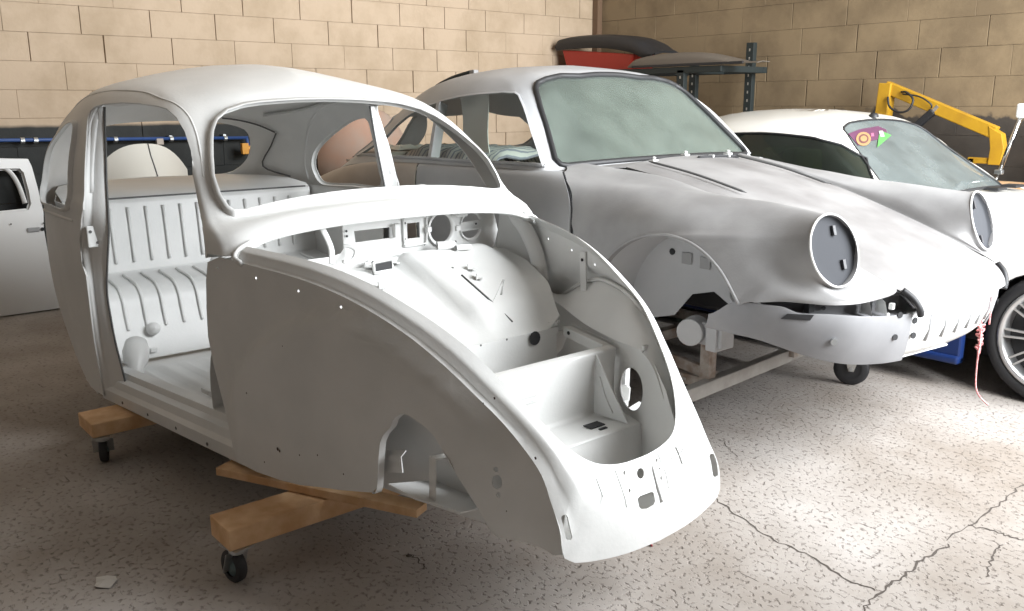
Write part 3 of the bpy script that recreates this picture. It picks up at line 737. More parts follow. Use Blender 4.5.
# ---------------- cowl: inner edge of the bonnet opening and the channel under the windscreen
rows = [[], [], [], []]
for k in range(41):
    u = 6.9 + (13.1 - 6.9) * k / 40
    p = S(u, 2.0); h = p.y
    rows[0].append(p + Vector((.0, 0, .001))); rows[1].append(p + Vector((.010, 0, -.003))); rows[2].append(p + Vector((.006, 0, -.010))); rows[3].append(p + Vector((-.03, 0, -.012)))
grid_obj('cowl_channel', rows, W, shell, .003)
MB().tube([S(6.9 + 6.2 * k / 40, 2.42) + Vector((0, 0, .001)) for k in range(41)], .0028, 6).build('cowl_seam', W, shell, smooth=True)
for u, v in ((337, 197.5), (440.6, 191.9)):
    q = trN.px(u, v) if u < 380 else None
    p = S(q.x, q.y) if q else S(*[(20 - a) if i == 0 else a for i, a in enumerate(t_front(.21, 1.05))])
    n = Vector((.55, 0, .83))
    wp = MB().lathe([(-.012, .045), (-.002, .034), (.006, .018), (.009, .011), (.009, .0001)], p + n * .003, n, 18).build('wiper_boss', W, shell, smooth=True, merge=1e-5)
    disc('spindle_hole', p + n * .0125, n, .006, M['dark_hole'], wp, .001, 10)
# rounded ends where the channel meets the quarter panels
for s in (-1, 1):
    P = spline([Vector((-.03, s * .545, .955)), Vector((-.028, s * .59, .935)), Vector((-.012, s * .613, .912)), Vector((.02, s * .605, .898))], 5)
    MB().tube(P, [.006] + [.011] * (len(P) - 2) + [.005], 10, flat=.7).build('channel_end', W, shell, smooth=True)

# ---------------- instrument panel seen from the luggage side
XD = -.20
dx = lambda u, v: (at_x(u, v, XD).y, at_x(u, v, XD).z)
def Dsh(y, z): return Vector((XD - .10 * max(0, abs(y) - .30) ** 1.5 * 3, y, z))
dash_out = [(-.60, .86), (-.55, .80), (-.2, .765), (.2, .765), (.5, .775), (.575, .80), (.60, .86), (.57, .945), (.45, .975), (.25, .99), (0, .995), (-.25, .99), (-.45, .975), (-.57, .945)]
glove = [dx(*p) for p in [(243, 255), (247, 247), (262, 240), (290, 232), (318, 227.5), (343, 224.5), (344.5, 248), (341, 254), (332, 257.5), (290, 263), (262, 264.5), (247, 262)]]
glove = [(max(y, -.52), z) for y, z in glove]
radio = [dx(*p) for p in [(354, 231), (392, 227), (393.5, 237.5), (355.5, 242.5)]]
sq = [dx(*p) for p in [(407, 223.5), (419.5, 222), (420, 237.5), (407.5, 238.8)]]
c = dx(440.3, 228.3); e1 = dx(451.6, 227); e2 = dx(440.3, 213.5)
spd = ell(c[0], c[1], abs(e1[0] - c[0]), abs(e2[1] - c[1]), 28)
c2 = dx(472.5, 226)
r2 = abs(dx(484, 225)[0] - c2[0]); r2z = abs(dx(472, 213)[1] - c2[1])
upper = [(c2[0] + r2 * math.cos(a), c2[1] + r2z * math.sin(a)) for a in [math.radians(18 + 144 * k / 10) for k in range(11)]]
lower = [(c2[0] + r2 * math.cos(a), c2[1] + r2z * math.sin(a)) for a in [math.radians(198 + 144 * k / 10) for k in range(11)]]
dash = panel('instrument_panel', Dsh, dash_out, [glove, radio, sq, spd, upper, lower], W, shell, step=.03, edge=.02, solid=.004, flip=False,
             lips=[(-.012, .012), None, None, (-.010, -.008), (-.006, -.005), (-.006, -.005)], lipname='panel_rim')
def dpt(u, v, d=.004): p = at_x(u, v, XD); q = Dsh(p.y, p.z); return q + Vector((d, 0, 0))
P = spline([dpt(*p, .006) for p in [(403.5, 243), (402.5, 221), (404, 219), (424, 216.5), (425.5, 219), (425.5, 240), (423, 243.5), (405, 246)]], 3, True)
MB().tube(P + [P[0]], .004, 6).build('panel_bead', W, dash, smooth=True)
MB().box(dpt(394, 230, .015), (.02, .022, .05)).build('bracket', W, dash, bevel=.003)
MB().box(dpt(426.5, 229, .012), (.02, .02, .02)).build('bracket', W, dash, bevel=.003)
MB().box(dpt(456, 228, .012), (.02, .02, .02)).build('bracket', W, dash, bevel=.003)
MB().box(dpt(455, 213, .03), (.05, .045, .018)).build('bracket', W, dash, bevel=.003)
for u, v in ((404, 223), (404, 239), (423.5, 244), (455, 241.5), (480, 212), (478, 224), (345.5, 231), (346, 236)): disc('screw_hole', dpt(u, v, .006), (1, 0, 0), .0045, M['dark_hole'], dash, .001, 8)
# fresh-air / glove tray behind the big opening
tray = spline([(-.47, .965), (-.50, .86), (-.46, .815), (-.2, .80), (-.12, .81), (-.09, .86), (-.085, .965)], 4) if False else None
# bonnet-side strap, drain tube, pillar braces
P = spline([at_x(321, 226, -.06), at_x(327, 238, -.03), at_x(331.5, 250, -.0), at_x(332, 264, .02)], 6)
MB().tube(P, .011, 8, flat=.35, up=(1, 0, 0)).build('support_strap', W, shell, smooth=True)
P = spline([at_x(343, 246, -.18), at_x(351, 247, -.17), at_x(355.5, 252, -.16), at_x(352, 260, -.15), at_x(343, 262, -.14)], 5)
MB().tube(P, .007, 8).build('drain_tube', W, shell, smooth=True)
for s in (1, -1):
    P = spline([Vector((-.10, s * .55, .955)), Vector((-.03, s * .565, .88)), Vector((.04, s * .555, .79)), Vector((.09, s * .535, .70))], 5)
    MB().tube(P, [.024, .026] + [.03] * (len(P) - 4) + [.03, .026], 10, flat=.55).build('pillar_brace', W, shell, smooth=True)
    # vertical strap on the inner side of the quarter panel
    a = Vector((.335, s * (hw(.335, .83) - .012), .852)); b = Vector((.345, s * (hw(.345, .72) - .045), .715))
    st = MB().bar(a, b, .030, .006, up=(0, 1, 0)).build('quarter_strap', W, shell, bevel=.002)
    disc('strap_hole', a.lerp(b, .2) + Vector((0, -s * .005, 0)), (0, -s, 0), .006, M['dark_hole'], st, .001, 8)
    # shadowed gap closing panel between cowl and quarter panel
    grid_obj('cowl_side', [[Vector((-.17, s * .545, .96)), Vector((-.19, s * .55, .85)), Vector((-.19, s * .54, .74))], [Vector((-.06, s * .60, .93)), Vector((-.05, s * .60, .83)), Vector((-.02, s * .59, .69))]], W, shell, .004)

# ---------------- sloping front bulkhead with the tank opening edge
def bulk_h(x, y):
    t = (x + .21) / (.335 + .21)
    z = interp([(0, .795), (.12, .788), (.35, .745), (.75, .655), (.95, .607), (1, .600)], t)
    z += .045 * sstep(.03, .09, y - .05 * t) * sstep(1.0, .75, t) * sstep(-.05, .1, t) * sstep(.55, .42, y)
    return z
def Bk(x, y):
    d = abs(y); lim = interp([(-.21, .56), (0, .53), (.2, .445), (.335, .385)], x)
    z = bulk_h(x, y) + .05 * sstep(lim - .05, lim + .03, d) * sstep(-.3, .1, x)
    return Vector((x, y, z))
trB = Tracer(Bk, -.21, .335, -.55, .4, 50, 80)
def bk_px(u, v): q = trB.px(u, v); return (q.x, q.y)
ped = [(-.21, -.56), (.0, -.54), (.2, -.46), (.335, -.395), (.335, .395), (.2, .46), (.0, .54), (-.21, .56)]
bulk = panel('front_bulkhead', Bk, ped, [ell(*bk_px(452.5, 267.5), .006, .006, 8)], W, shell, step=.022, solid=.004, flip=False, lips=[None])
def bpt(u, v, d=0): x, y = bk_px(u, v); p = Bk(x, y); p.z += d; return p
q4 = [at_x(373, 262.5, -.125), at_x(391.5, 259.5, -.125), at_x(393, 270, -.115), at_x(374.5, 273.5, -.115)]
air = MB().tube(q4 + [q4[0]], .007, 6, cap=False).build('opening_frame', W, bulk, smooth=True)
MB().prism(q4, (-.012, 0, 0)).build('opening_dark_plate', M['dark_hole'], air)  # dark plate stands in for the shaded inside of the opening
P = [bpt(461.5, 275.5, .002), bpt(488, 299, .002), bpt(512.5, 322.5, .002)]
MB().tube(P, .0035, 6, flat=.5).build('bulkhead_seam', M['seam'], bulk, smooth=True)
MB().tube([bpt(501, 295, .001), bpt(503.5, 280, .001), bpt(505, 267, .001)], [.006, .005, .001], 6, flat=.4).build('bulkhead_crease', W, bulk, smooth=True)
for u, v, a in ((470, 269.5, .3), (476.5, 279, .9), (371, 266, .2), (395, 263, .2), (384, 257, 1.2), (367, 268, .4)):
    p = bpt(u, v); Rm = Matrix.Rotation(a, 3, 'Z')
    MB().box(p + Vector((0, 0, .010)), (.004, .028, .024), Rm).box(p + Rm @ Vector((.011, 0, .003)), (.024, .026, .004), Rm).build('tab', W, bulk, bevel=.001)
MB().lathe([(0, .016), (.07, .014), (.07, .0001)], bpt(437, 249, .012), (.3, .95, 0), 12).build('pipe_stub', W, bulk, smooth=True, merge=1e-5)
MB().lathe([(0, .012), (.06, .010), (.06, .0001)], bpt(456, 251, .012), (.3, .95, 0), 12).build('pipe_stub', W, bulk, smooth=True, merge=1e-5)
MB().bar(Vector((.338, -.39, .592)), Vector((.338, .385, .592)), .004, .02).build('tank_flange', W, bulk)
for k in range(5): disc('flange_nick', Vector((.3405, -.18 + .11 * k, .598)), (1, 0, 0), .004, M['seam'], bulk, .001, 6)
MB().prism([Vector((.30, .385, .607)), Vector((.33, .40, .612)), Vector((.345, .375, .61)), Vector((.315, .36, .606))], (0, 0, .012)).build('weld_lug', W, bulk)

# ---------------- compartment below: tank recess, shelf, gusset, spare-wheel well
hin = lambda x: hw(x, interp(RIMZ, x)) - .085
recess = [[Vector((.337, y, .60)) for y in (-.38, -.2, 0, .2, .375)], [Vector((.345, y, .50)) for y in (-.38, -.2, 0, .2, .37)], [Vector((.36, y, .33)) for y in (-.37, -.2, 0, .2, .36)], [Vector((.42, y, .27)) for y in (-.36, -.2, 0, .2, .35)], [Vector((.64, y, .27)) for y in (-.33, -.2, 0, .2, .33)]]
rec = grid_obj('tank_recess', recess, W, shell, .004)
MB().lathe([(0, .0001), (.0, .115), (.012, .108), (.014, .095), (.004, .09), (.004, .0001)], Vector((.352, -.02, .44)), (1, 0, .1), 30).build('pressed_ring', W, rec, smooth=True, merge=1e-5)
p = at_x(534, 338, .345); disc('steering_hole', p + Vector((.004, 0, 0)), (1, 0, .05), .024, M['dark_hole'], rec, .002, 16)
# cross-member: top band, front face, shelf, riser, well floor
prof = [(.617, .575), (.617, .600), (.622, .604), (.650, .603), (.656, .596), (.650, .545), (.648, .43), (.655, .405), (.675, .40), (.80, .405), (.812, .395), (.825, .33), (.85, .268), (.90, .25), (1.03, .255)]
ps = spline([(x, 0, z) for x, z in prof], 3)
rows = [[Vector((p.x, s * (hin(p.x) - .004), p.z)) for p in ps] for s in (-1, -.5, 0, .5, 1)]
shelf = grid_obj('cross_member', rows, W, shell, .004)
MB().box((.735, .165, .4065), (.035, .06, .003)).build('shelf_slot', M['dark_hole'], shelf)
MB().box((.772, .165, .4065), (.010, .03, .003)).build('shelf_slot', M['dark_hole'], shelf)
for zz in (.50, .505, .52): MB().bar((.6535, -.09, zz), (.6535, .01, zz), .003, .003).build('pressed_line', W, shelf)
g = [Vector((.655, .247, .598)), Vector((.652, .247, .405)), Vector((.797, .247, .407))]
gus = MB().prism(g, (0, .006, 0)).build('gusset', W, shell, bevel=.001)
gg = [Vector((.672, .2455, .52)), Vector((.678, .2455, .43)), Vector((.742, .2455, .425)), Vector((.684, .2455, .515))]
MB().tube(spline([Vector((.676, .2455, .53)), Vector((.70, .2455, .475)), Vector((.735, .2455, .425))], 5), .003, 6).build('pressed_line', W, gus, smooth=True)
for s in (1, -1):
    def Wl(x, z, s=s): return Vector((x, s * (hin(x) + .02 * sstep(.30, .6, z)), z))
    c = at_y(634.5, 389, hin(.72) + .012) ; cx_, cz_ = c.x, c.z
    wl = panel('well_side', Wl, [(.34, .27), (1.0, .25), (1.02, .40), (.985, .47), (.93, .545), (.86, .60), (.78, .625), (.665, .618), (.62, .603), (.34, .603)], [ell(cx_ - .004, cz_, .070, .070, 28)], W, shell, step=.03, solid=.004, flip=(s == 1), lips=[(.004, .004)], lipname='hole_rim')
    MB().box((.48, s * (hin(.48) - .012), .585), (.27, .03, .035), Matrix.Rotation(-s * math.atan2(hin(.34) - hin(.62), .28), 3, 'Z')).build('side_rail', W, shell, bevel=.003)
    if s == 1: disc('rail_hole', at_y(568.5, 333, hin(.40) - .029), (0, -1, 0), .007, M['dark_hole'], wl, .001, 8)
    # wheel-house hump between quarter panel and well
    bead = [(.13, .725), (.20, .715), (.26, .722), (.33, .752), (.40, .775), (.47, .782), (.56, .772), (.64, .745), (.72, .70), (.79, .645), (.85, .585), (.90, .52), (.935, .45), (.955, .37), (.955, .28)]
    if True:
        bpx = [(539.6, 294), (553.4, 300.6), (565, 296), (578, 287.5), (590, 283), (603, 281.5), (624.7, 286.8), (640, 297), (650, 308), (660, 325), (668, 345), (673.5, 368), (675.5, 395)]
        bead = []
        for u, v in bpx:
            y = .4
            for _ in range(25):
                p = at_y(u, v, y); y = hw(p.x, p.z) - .012
            bead.append((p.x, p.z))
        bead += [(bead[-1][0] + .02, .36), (bead[-1][0] + .03, .28)]
    bead = [(x, min(z, interp(RIMZ, x) - .036)) for x, z in bead]
    innr = [(.20, .66), (.26, .655), (.32, .645), (.38, .635), (.45, .625), (.53, .62), (.60, .618), (.66, .618), (.73, .622), (.78, .62), (.84, .60), (.89, .555), (.935, .49), (.965, .40), (.975, .28)]
    a = resample(spline([Vector((x, s * (hw(x, z) - .008), z)) for x, z in bead], 4), 40)
    b = resample(spline([Vector((x, s * (hin(x) + .012), z)) for x, z in innr], 4), 40)
    rows = []
    for r, bul in ((0, 0), (.06, .012), (.14, .010), (.4, .026), (.7, .022), (1, 0)):
        rows.append([p.lerp(q, r) + Vector((0, 0, bul)) for p, q in zip(a, b)])
    hp = grid_obj('wheel_house', rows, W, shell, .004)
    MB().tube([p + Vector((0, -s * .010, .008)) for p in a], .007, 6).build('seam_bead', W, hp, smooth=True)
    for k, (u, v) in enumerate(((643, 350), (645, 347.5), (655, 387))):
        p = at_y(u, v, hin(.75) - .0) ; p.y *= s
        MB().box(p, (.012, .02, .016)).build('clip', W, hp, bevel=.002)
    for u, v, r in ((673, 417, .008), (673, 424, .005), (674, 412, .004)):
        p = at_y(u, v, .28); p.y = s * (p.y - .006); disc('clip_hole', p, (-.3, -s, 0), r, M['dark_hole'], hp, .001, 8)
    # outer splash tray seen through the wheel opening
    tray_ = [[Vector((.55, s * .60, .365)), Vector((.75, s * .545, .37)), Vector((.95, s * .40, .33))], [Vector((.55, s * .32, .34)), Vector((.75, s * .30, .335)), Vector((.95, s * .27, .31))]]
    grid_obj('splash_tray', [[Vector((.62, s * .50, .372)), Vector((.72, s * .48, .36)), Vector((.82, s * .41, .335))], [Vector((.62, s * .33, .335)), Vector((.72, s * .31, .325)), Vector((.82, s * .28, .32))]], W, shell, .005)
if True:
    p = at_y(418, 450, -.43)
    MB().bar(Vector((.74, -.44, .352)), Vector((.745, -.44, .47)), .028, .004, up=(0, 1, 0)).bar(Vector((.745, -.44, .468)), Vector((.745, -.395, .462)), .028, .004).build('bump_bracket', W, shell, bevel=.001)

# ---------------- sills, floor, cabin interior
for s in (1, -1):
    ends = [(-1.27, .695, .168), (-.65, .655, .205), (-.06, .612, .236), (.15, .535, .262), (.40, .49, .335), (.62, .45, .39)]
    rows = []
    for x, h, z in ends:
        rows.append([Vector((x, s * h, z)), Vector((x, s * (h + .004), z + .045)), Vector((x, s * (h - .012), z + .058)), Vector((x, s * (h - .020), z + .085)), Vector((x, s * (h - .045), z + .092)), Vector((x, s * (h - .055), z + .112)), Vector((x, s * (h - .10), z + .112)), Vector((x, s * (h - .16), z + .05)), Vector((x, s * (h - .16), z))])
    sill = grid_obj('sill', rows[:4], W, shell, .003, smooth=False)
    for x, h, z in [(-1.05, .682, .181), (-.8, .665, .196), (-.55, .648, .21), (-.3, .633, .221), (-.08, .617, .234)]: disc('bolt', Vector((x, s * (h + .003), z + .02)), (0, s, 0), .006, M['seam'], sill, .003, 8)
    grid_obj('lower_rail', [[p for p in r[:3]] for r in rows[3:]], W, shell, .004)
    MB().bar((-1.30, s * .66, .185), (-1.55, s * .64, .185), .10, .02).build('jacking_tongue', W, shell, bevel=.004)
fl_rows = []
for x in [-1.55 + .05 * k for k in range(33)]:
    r = []
    for k in range(61):
        y = -.60 + 1.2 * k / 60
        z = .225 + .045 * (x + 1.5) * .9
        z += .11 * math.exp(-(y / .075) ** 4)
        z += .011 * sstep(.3, .7, math.sin(y * 2 * math.pi / .09)) * sstep(.12, .16, abs(y)) * sstep(-1.35, -1.3, x)
        r.append(Vector((x, y, z)))
    fl_rows.append(r)
fp = grid_obj('floor_pan', fl_rows, W, shell, .004)
for (x, y) in ((-.55, -.36), (-.42, -.33)): MB().box((x, y, .295), (.05, .012, .012)).build('seat_rail', M['seam'], fp, bevel=.002)
MB().bar((-.75, -.47, .285), (-.05, -.46, .33), .018, .02).bar((-.75, -.2, .285), (-.05, -.2, .33), .018, .02).build('seat_rail', W, fp, bevel=.003)
# rear bench pressings
bench = [(-1.90, .93), (-1.905, .915), (-1.885, .90), (-1.85, .61), (-1.845, .585), (-1.81, .575), (-1.66, .562), (-1.60, .545), (-1.56, .505), (-1.535, .43), (-1.50, .34), (-1.46, .27), (-1.44, .255)]
bs = spline([(x, 0, z) for x, z in bench], 4)
rows = [[Vector((p.x - .10 * sstep(.3, .62, abs(y)) * 0, y, p.z)) for p in bs] for y in (-.62, -.4, -.2, 0, .2, .4, .62)]
be = grid_obj('rear_bench_pressing', rows, W, shell, .004, recalc=False)
M['rib_white'] = W  # alias of the plain white primer
for k in range(14):
    y = -.51 + .0835 * k
    if y > .56: break
    MB().tube([Vector((-1.878, y, .885)), Vector((-1.868, y, .80)), Vector((-1.85, y, .66)), Vector((-1.845, y, .625))], .0075, 6).build('rib', W, be, smooth=True)
    P = spline([Vector((-1.80, y + .01, .577)), Vector((-1.66, y + .01, .566)), Vector((-1.60, y + .01, .549)), Vector((-1.557, y + .01, .508)), Vector((-1.53, y + .01, .43)), Vector((-1.513, y + .01, .375))], 4)
    MB().tube(P, .0075, 6).build('rib', W, be, smooth=True)
# parcel shelf behind, curving up to the rear window
rows = []
for y in [-.62 + .124 * k for k in range(11)]:
    rows.append([Vector((-1.905, y, .925)), Vector((-1.93, y, .938)), Vector((-2.08, y * .97, .957)), Vector((-2.25, y * .88, .966)), Vector((-2.50, y * .62, .966))])
grid_obj('parcel_shelf', rows, W, shell, .004)
MB().bar((-1.90, -.60, .925), (-1.90, .60, .925), .016, .012).build('shelf_edge', M['seam'], shell, bevel=.003)
for s in (1, -1):
    grid_obj('inner_side_panel', [[Vector((-1.24, s * .655, .27)), Vector((-1.55, s * .645, .27)), Vector((-1.9, s * .62, .5)), Vector((-2.2, s * .56, .7))], [Vector((-1.21, s * .655, .6)), Vector((-1.55, s * .65, .6)), Vector((-1.9, s * .63, .75)), Vector((-2.2, s * .57, .8))], [Vector((-1.19, s * .65, .93)), Vector((-1.6, s * .655, .93)), Vector((-1.95, s * .635, .93)), Vector((-2.25, s * .56, .93))]], W, shell, .004)
    # heater outlet beside the bench
    MB().lathe([(0, .0001), (0, .045), (.05, .055), (.10, .05), (.13, .034), (.22, .030), (.22, .0001)], Vector((-1.36, s * .52, .355)), (.75, s * .3, -.6), 18).build('heater_outlet', W, shell, smooth=True, merge=1e-5)
    MB().lathe([(0, .03), (.02, .028), (.035, .015), (.04, .0001)], Vector((-1.50, s * .40, .37)), (1, 0, .3), 14).build('knob', W, shell, smooth=True)
    # kick panel and toe board
    rows = []
    for i in range(13):
        t = math.radians(-90 + 180 * i / 12); rows.append([Vector((-.20 + .19 * math.cos(t) * math.cos(q), s * (.575 - .12 * math.cos(t) * abs(math.sin(q)) ** .7), .40 + .24 * math.sin(t))) for q in [math.radians(180 - 180 * j / 16) for j in range(17)]])
    grid_obj('footwell_bulge', rows, W, shell, .004)
    for k, (u, v) in enumerate(((150, 358), (195, 337))):
        MB().box(Vector((-1.45 - .12 * k, -s * (-.42 + .3 * k), .285)), (.015, .03, .02)).build('tab', W, be, bevel=.003)
grid_obj('toe_board', [[Vector((.0, y, .30)), Vector((.15, y, .36)), Vector((.28, y, .50)), Vector((.32, y, .58))] for y in (-.46, 0, .46)], W, shell, .004)
# roof bows inside
def inner(u, v, d=.018):
    n = normal_at(S, u, v, .27, .17, -1); q = S(u, v); c_ = Vector((-1.1, 0, 1.0)) - q; n = -n if n.dot(c_) > 0 else n; return q - n * d
for u_ in (4.0,):
    P = [inner(u_, 3.0 + (7 - 3.0) * k / 14) for k in range(15)] + [inner(20 - u_, 7 - (7 - 3.0) * k / 14) for k in range(1, 15)]
    MB().tube(P, .016, 8, flat=.6).build('roof_bow', W, shell, smooth=True)
for s in (0, 1):
    us = [1.2 + (6.4 - 1.2) * k / 30 for k in range(31)]
    P = [inner(u if s == 0 else 20 - u, interp([(1.2, 4.9), (2.5, 5.25), (6.4, 5.3)], u), .014) for u in us]
    MB().tube(P, .012, 8, flat=.6).build('roof_rail', W, shell, smooth=True)
P = [inner(10 - 2.6 + 5.2 * k / 20, 5.6, .012) for k in range(21)]
MB().tube(P, .010, 8).build('header_rail', W, shell, smooth=True)

trI = Tracer(S, 16.6, 19.9, 2.3, 6.2, 60, 50)
def seam_px(px):
    P = []
    for u, v in px:
        q = trI.px(u, v); P.append(inner(q.x, q.y, .012))
    MB().tube(spline(P, 4), .0045, 6).build('roof_seam', M['seam'], shell, smooth=True)
seam_px([(222, 116), (240, 118.5), (259, 123.5), (276, 131)])
seam_px([(277, 132), (272, 145), (264, 165), (255, 192)])

# ---------------- timber beams on castors under the shell
def caster(prefix_label, top, wheel_r, yaw, parent):
    """swivel castor hanging under point `top` (bottom of the beam) and standing on the floor"""
    t = Vector(top); R = Matrix.Rotation(yaw, 3, 'Z'); z0 = t.z; ax = Vector((t.x, t.y, wheel_r)) + R @ Vector((-.022, 0, 0))
    pl = MB().box(t - Vector((0, 0, .003)), (.085, .065, .006), R).build('caster_plate', M['zinc'], parent)
    MB().lathe([(0, .024), (.012, .026), (.02, .02)], t - Vector((0, 0, .024)), (0, 0, 1), 16).build('swivel_ring', M['zinc'], pl, smooth=True)
    fk = MB()
    for s in (-1, 1):
        a = t + R @ Vector((0, s * .021, -.02)); b = ax + R @ Vector((0, s * .021, 0))
        fk.bar(a, b - Vector((0, 0, .01)), .034, .003, up=R @ Vector((1, 0, 0)))
    fk.build('caster_fork', M['zinc'], pl)
    d = R @ Vector((0, 1, 0)); w = .015
    prof = [(-w, wheel_r * .62), (-w, wheel_r * .9), (-w * .7, wheel_r * .99), (0, wheel_r), (w * .7, wheel_r * .99), (w, wheel_r * .9), (w, wheel_r * .62)]
    MB().lathe(prof, ax, d, 28).build('caster_tyre', M['caster_grey'], pl, smooth=True)
    MB().lathe([(-w * 1.1, .0001), (-w * 1.1, wheel_r * .25), (-w * .6, wheel_r * .35), (-w * .6, wheel_r * .64), (w * .6, wheel_r * .64), (w * .6, wheel_r * .35), (w * 1.1, wheel_r * .25), (w * 1.1, .0001)], ax, d, 24).build('caster_hub', M['hub_blue'], pl, smooth=True, merge=1e-5)
def beam(label, x0_, x1_, y0_, y1_, z0_, z1_, yaws, ys, cx_=None):
    t = thing('timber_beam', label, 'beam', 'timber beams on castors', ((x0_ + x1_) / 2, (y0_ + y1_) / 2, 0))
    MB().box(((x0_ + x1_) / 2, (y0_ + y1_) / 2, (z0_ + z1_) / 2), (x1_ - x0_, y1_ - y0_, z1_ - z0_)).build('timber', M['pine'], t, bevel=.004)
    for y, yw in zip(ys, yaws): caster('', (cx_ or (x0_ + x1_) / 2, y, z0_), .050, yw, t)
    return t
beam('thick timber beam on two castors under the front of the bare white shell', .115, .250, -.80, .80, 0.124, .190, (math.radians(10), .6), (-.765, .72), .215)
beam('timber beam on castors under the rear door post of the bare white shell, in shadow', -1.130, -.945, -.835, .82, .118, .174, (math.radians(-20), -.3), (-.795, .74), -.975)
pk = MB()
a, b = Vector((-.14, -.675, .0)), Vector((.535, -.355, .0)); d = (b - a).normalized(); n = Vector((-d.y, d.x, 0))
pk.prism([a + Vector((0, 0, .192)), a + n * .085 + Vector((0, 0, .192)), b + n * .06 + Vector((0, 0, .192)), b - n * .0 + Vector((0, 0, .192))], (0, 0, .026))
tag(pk.build('timber_plank', M['pine'], bevel=.002), 'thin pine plank lying across the front timber beam under the white shell', 'plank')
# ================================================================== grey-primed sports coupe shell on a steel trolley
YC = 1.74
G1, G2 = M['primer_grey'], M['primer_side']
coupe = thing('sports_car_shell', 'grey-primed sports coupe body shell with round headlamp openings and dusty windscreen, on steel trolley', 'car body', loc=(-.8, YC, .40))
def yh(x, h, z, s=-1): return Vector((x, YC + s * h, z))

# ---- front wing: polar net from the headlamp ring outwards
RC = Vector((.932, .602, .863)); RN = Vector((.95, .10, .30)).normalized()       # ring centre (x, half, z) and facing
e2 = Vector((0, 0, 1)); e2 = (e2 - RN * e2.dot(RN)).normalized(); e1 = RN.cross(e2)   # e1 horizontal
if e1.y < 0: e1 = -e1
RR = .128
def ringp(deg, r=RR, back=0.0):
    a = math.radians(deg); return RC + e1 * (r * math.cos(a)) + e2 * (r * math.sin(a)) - RN * back
# columns by angle: 0 = outward (away from the car centre), 90 = top, 180 = towards bonnet, 270 = bottom
WC = []
def col(deg, pts): WC.append([ringp(deg), ringp(deg, RR * 1.02, .022)] + [Vector(p) for p in pts])
#            S2                   S3                   S4                    S5                    S6
col(0,   [(.79, .745, .845), (.68, .80, .825), (.621, .838, .784), (.621, .838, .784), (.621, .838, .784)])
col(18,  [(.785, .73, .885), (.63, .79, .873), (.503, .83, .852), (.503, .83, .852), (.503, .83, .852)])
col(35,  [(.77, .71, .915), (.60, .765, .905), (.37, .828, .875), (.109, .838, .775), (.008, .835, .63)])
col(62,  [(.765, .645, .965), (.585, .665, .972), (.345, .775, .955), (.10, .82, .91), (-.128, .838, .86)])
col(90,  [(.76, .565, .990), (.58, .565, 1.004), (.33, .655, 1.006), (.09, .735, 1.012), (-.15, .818, .985)])
col(118, [(.77, .505, .967), (.585, .50, .985), (.325, .555, 1.017), (.09, .64, 1.036), (-.225, .785, 1.050)])
col(150, [(.80, .47, .90), (.60, .462, .945), (.31, .475, 1.003), (.08, .525, 1.046), (-.295, .715, 1.074)])
col(180, [(.85, .452, .835), (.68, .452, .868), (.29, .452, .988), (.07, .455, 1.038), (-.29, .55, 1.085)])
col(215, [(.945, .445, .785), (.94, .437, .775), (.93, .432, .772), (.93, .432, .772), (.93, .432, .772)])
col(245, [(1.02, .452, .742), (1.04, .435, .732), (1.07, .415, .722), (1.085, .405, .717), (1.094, .40, .714)])
col(268, [(1.015, .545, .716), (1.03, .535, .702), (1.045, .525, .692), (1.052, .52, .687), (1.06, .515, .684)])
col(292, [(.985, .645, .715), (.985, .655, .697), (.984, .66, .685), (.983, .662, .678), (.982, .665, .672)])
col(325, [(.89, .72, .748), (.87, .75, .71), (.85, .76, .69), (.83, .765, .675), (.80, .765, .655)])
col(345, [(.82, .745, .79), (.77, .80, .745), (.735, .838, .69), (.725, .845, .679), (.714, .848, .668)])
NW = len(WC)
wing_rows = [[WC[j][i] for j in range(NW)] for i in range(7)]
WN = Net(wing_rows, cyc=True)
_AA = [(NW - 1, 28), (NW, 50), (NW + 1, 70), (NW + 2, 90)]
def wing_pt(u, v):
    p = WN(u, v); uu = u % NW
    if v <= 4 and (uu <= 2 or uu >= NW - 1):
        w_ = uu + NW if uu <= 2 else uu; a = math.radians(interp(_AA, w_)); k = sstep(2.4, 4, v)
        q = WN(u, 4); t = Vector((.37 + .39 * math.cos(a), q.y, .485 + .39 * math.sin(a)))
        return p + (t - q) * k
    if v > 4 and 2 <= uu <= 4:
        a = math.radians(interp([(4, 90), (5, 132), (6, 158)], v)); q = WN(2, v); t = Vector((.37 + .39 * math.cos(a), q.y, .485 + .39 * math.sin(a)))
        return p + (t - q) * sstep(4, 2, uu)
    return p
def wing_part(s, u0, u1, v0, v1, nu, nv):
    rows = []
    for i in range(nv + 1):
        rows.append([Vector((p.x, YC + s * p.y, p.z)) for p in [wing_pt(lerp(u0, u1, j / nu), lerp(v0, v1, i / nv)) for j in range(nu + 1)]])
    return rows
def join_grids(name, grids, m, parent, flip=False, solid=.004):
    V, F = [], []
    for rows in grids:
        k = len(V); nr, nc = len(rows), len(rows[0]); V += [p for r in rows for p in r]
        for i in range(nr - 1):
            for j in range(nc - 1):
                q = (k + i * nc + j, k + i * nc + j + 1, k + (i + 1) * nc + j + 1, k + (i + 1) * nc + j)
                F.append(q[::-1] if flip else q)
    return mesh_obj(name, V, F, m, parent, True, solid, -1.0, 0, .0006)
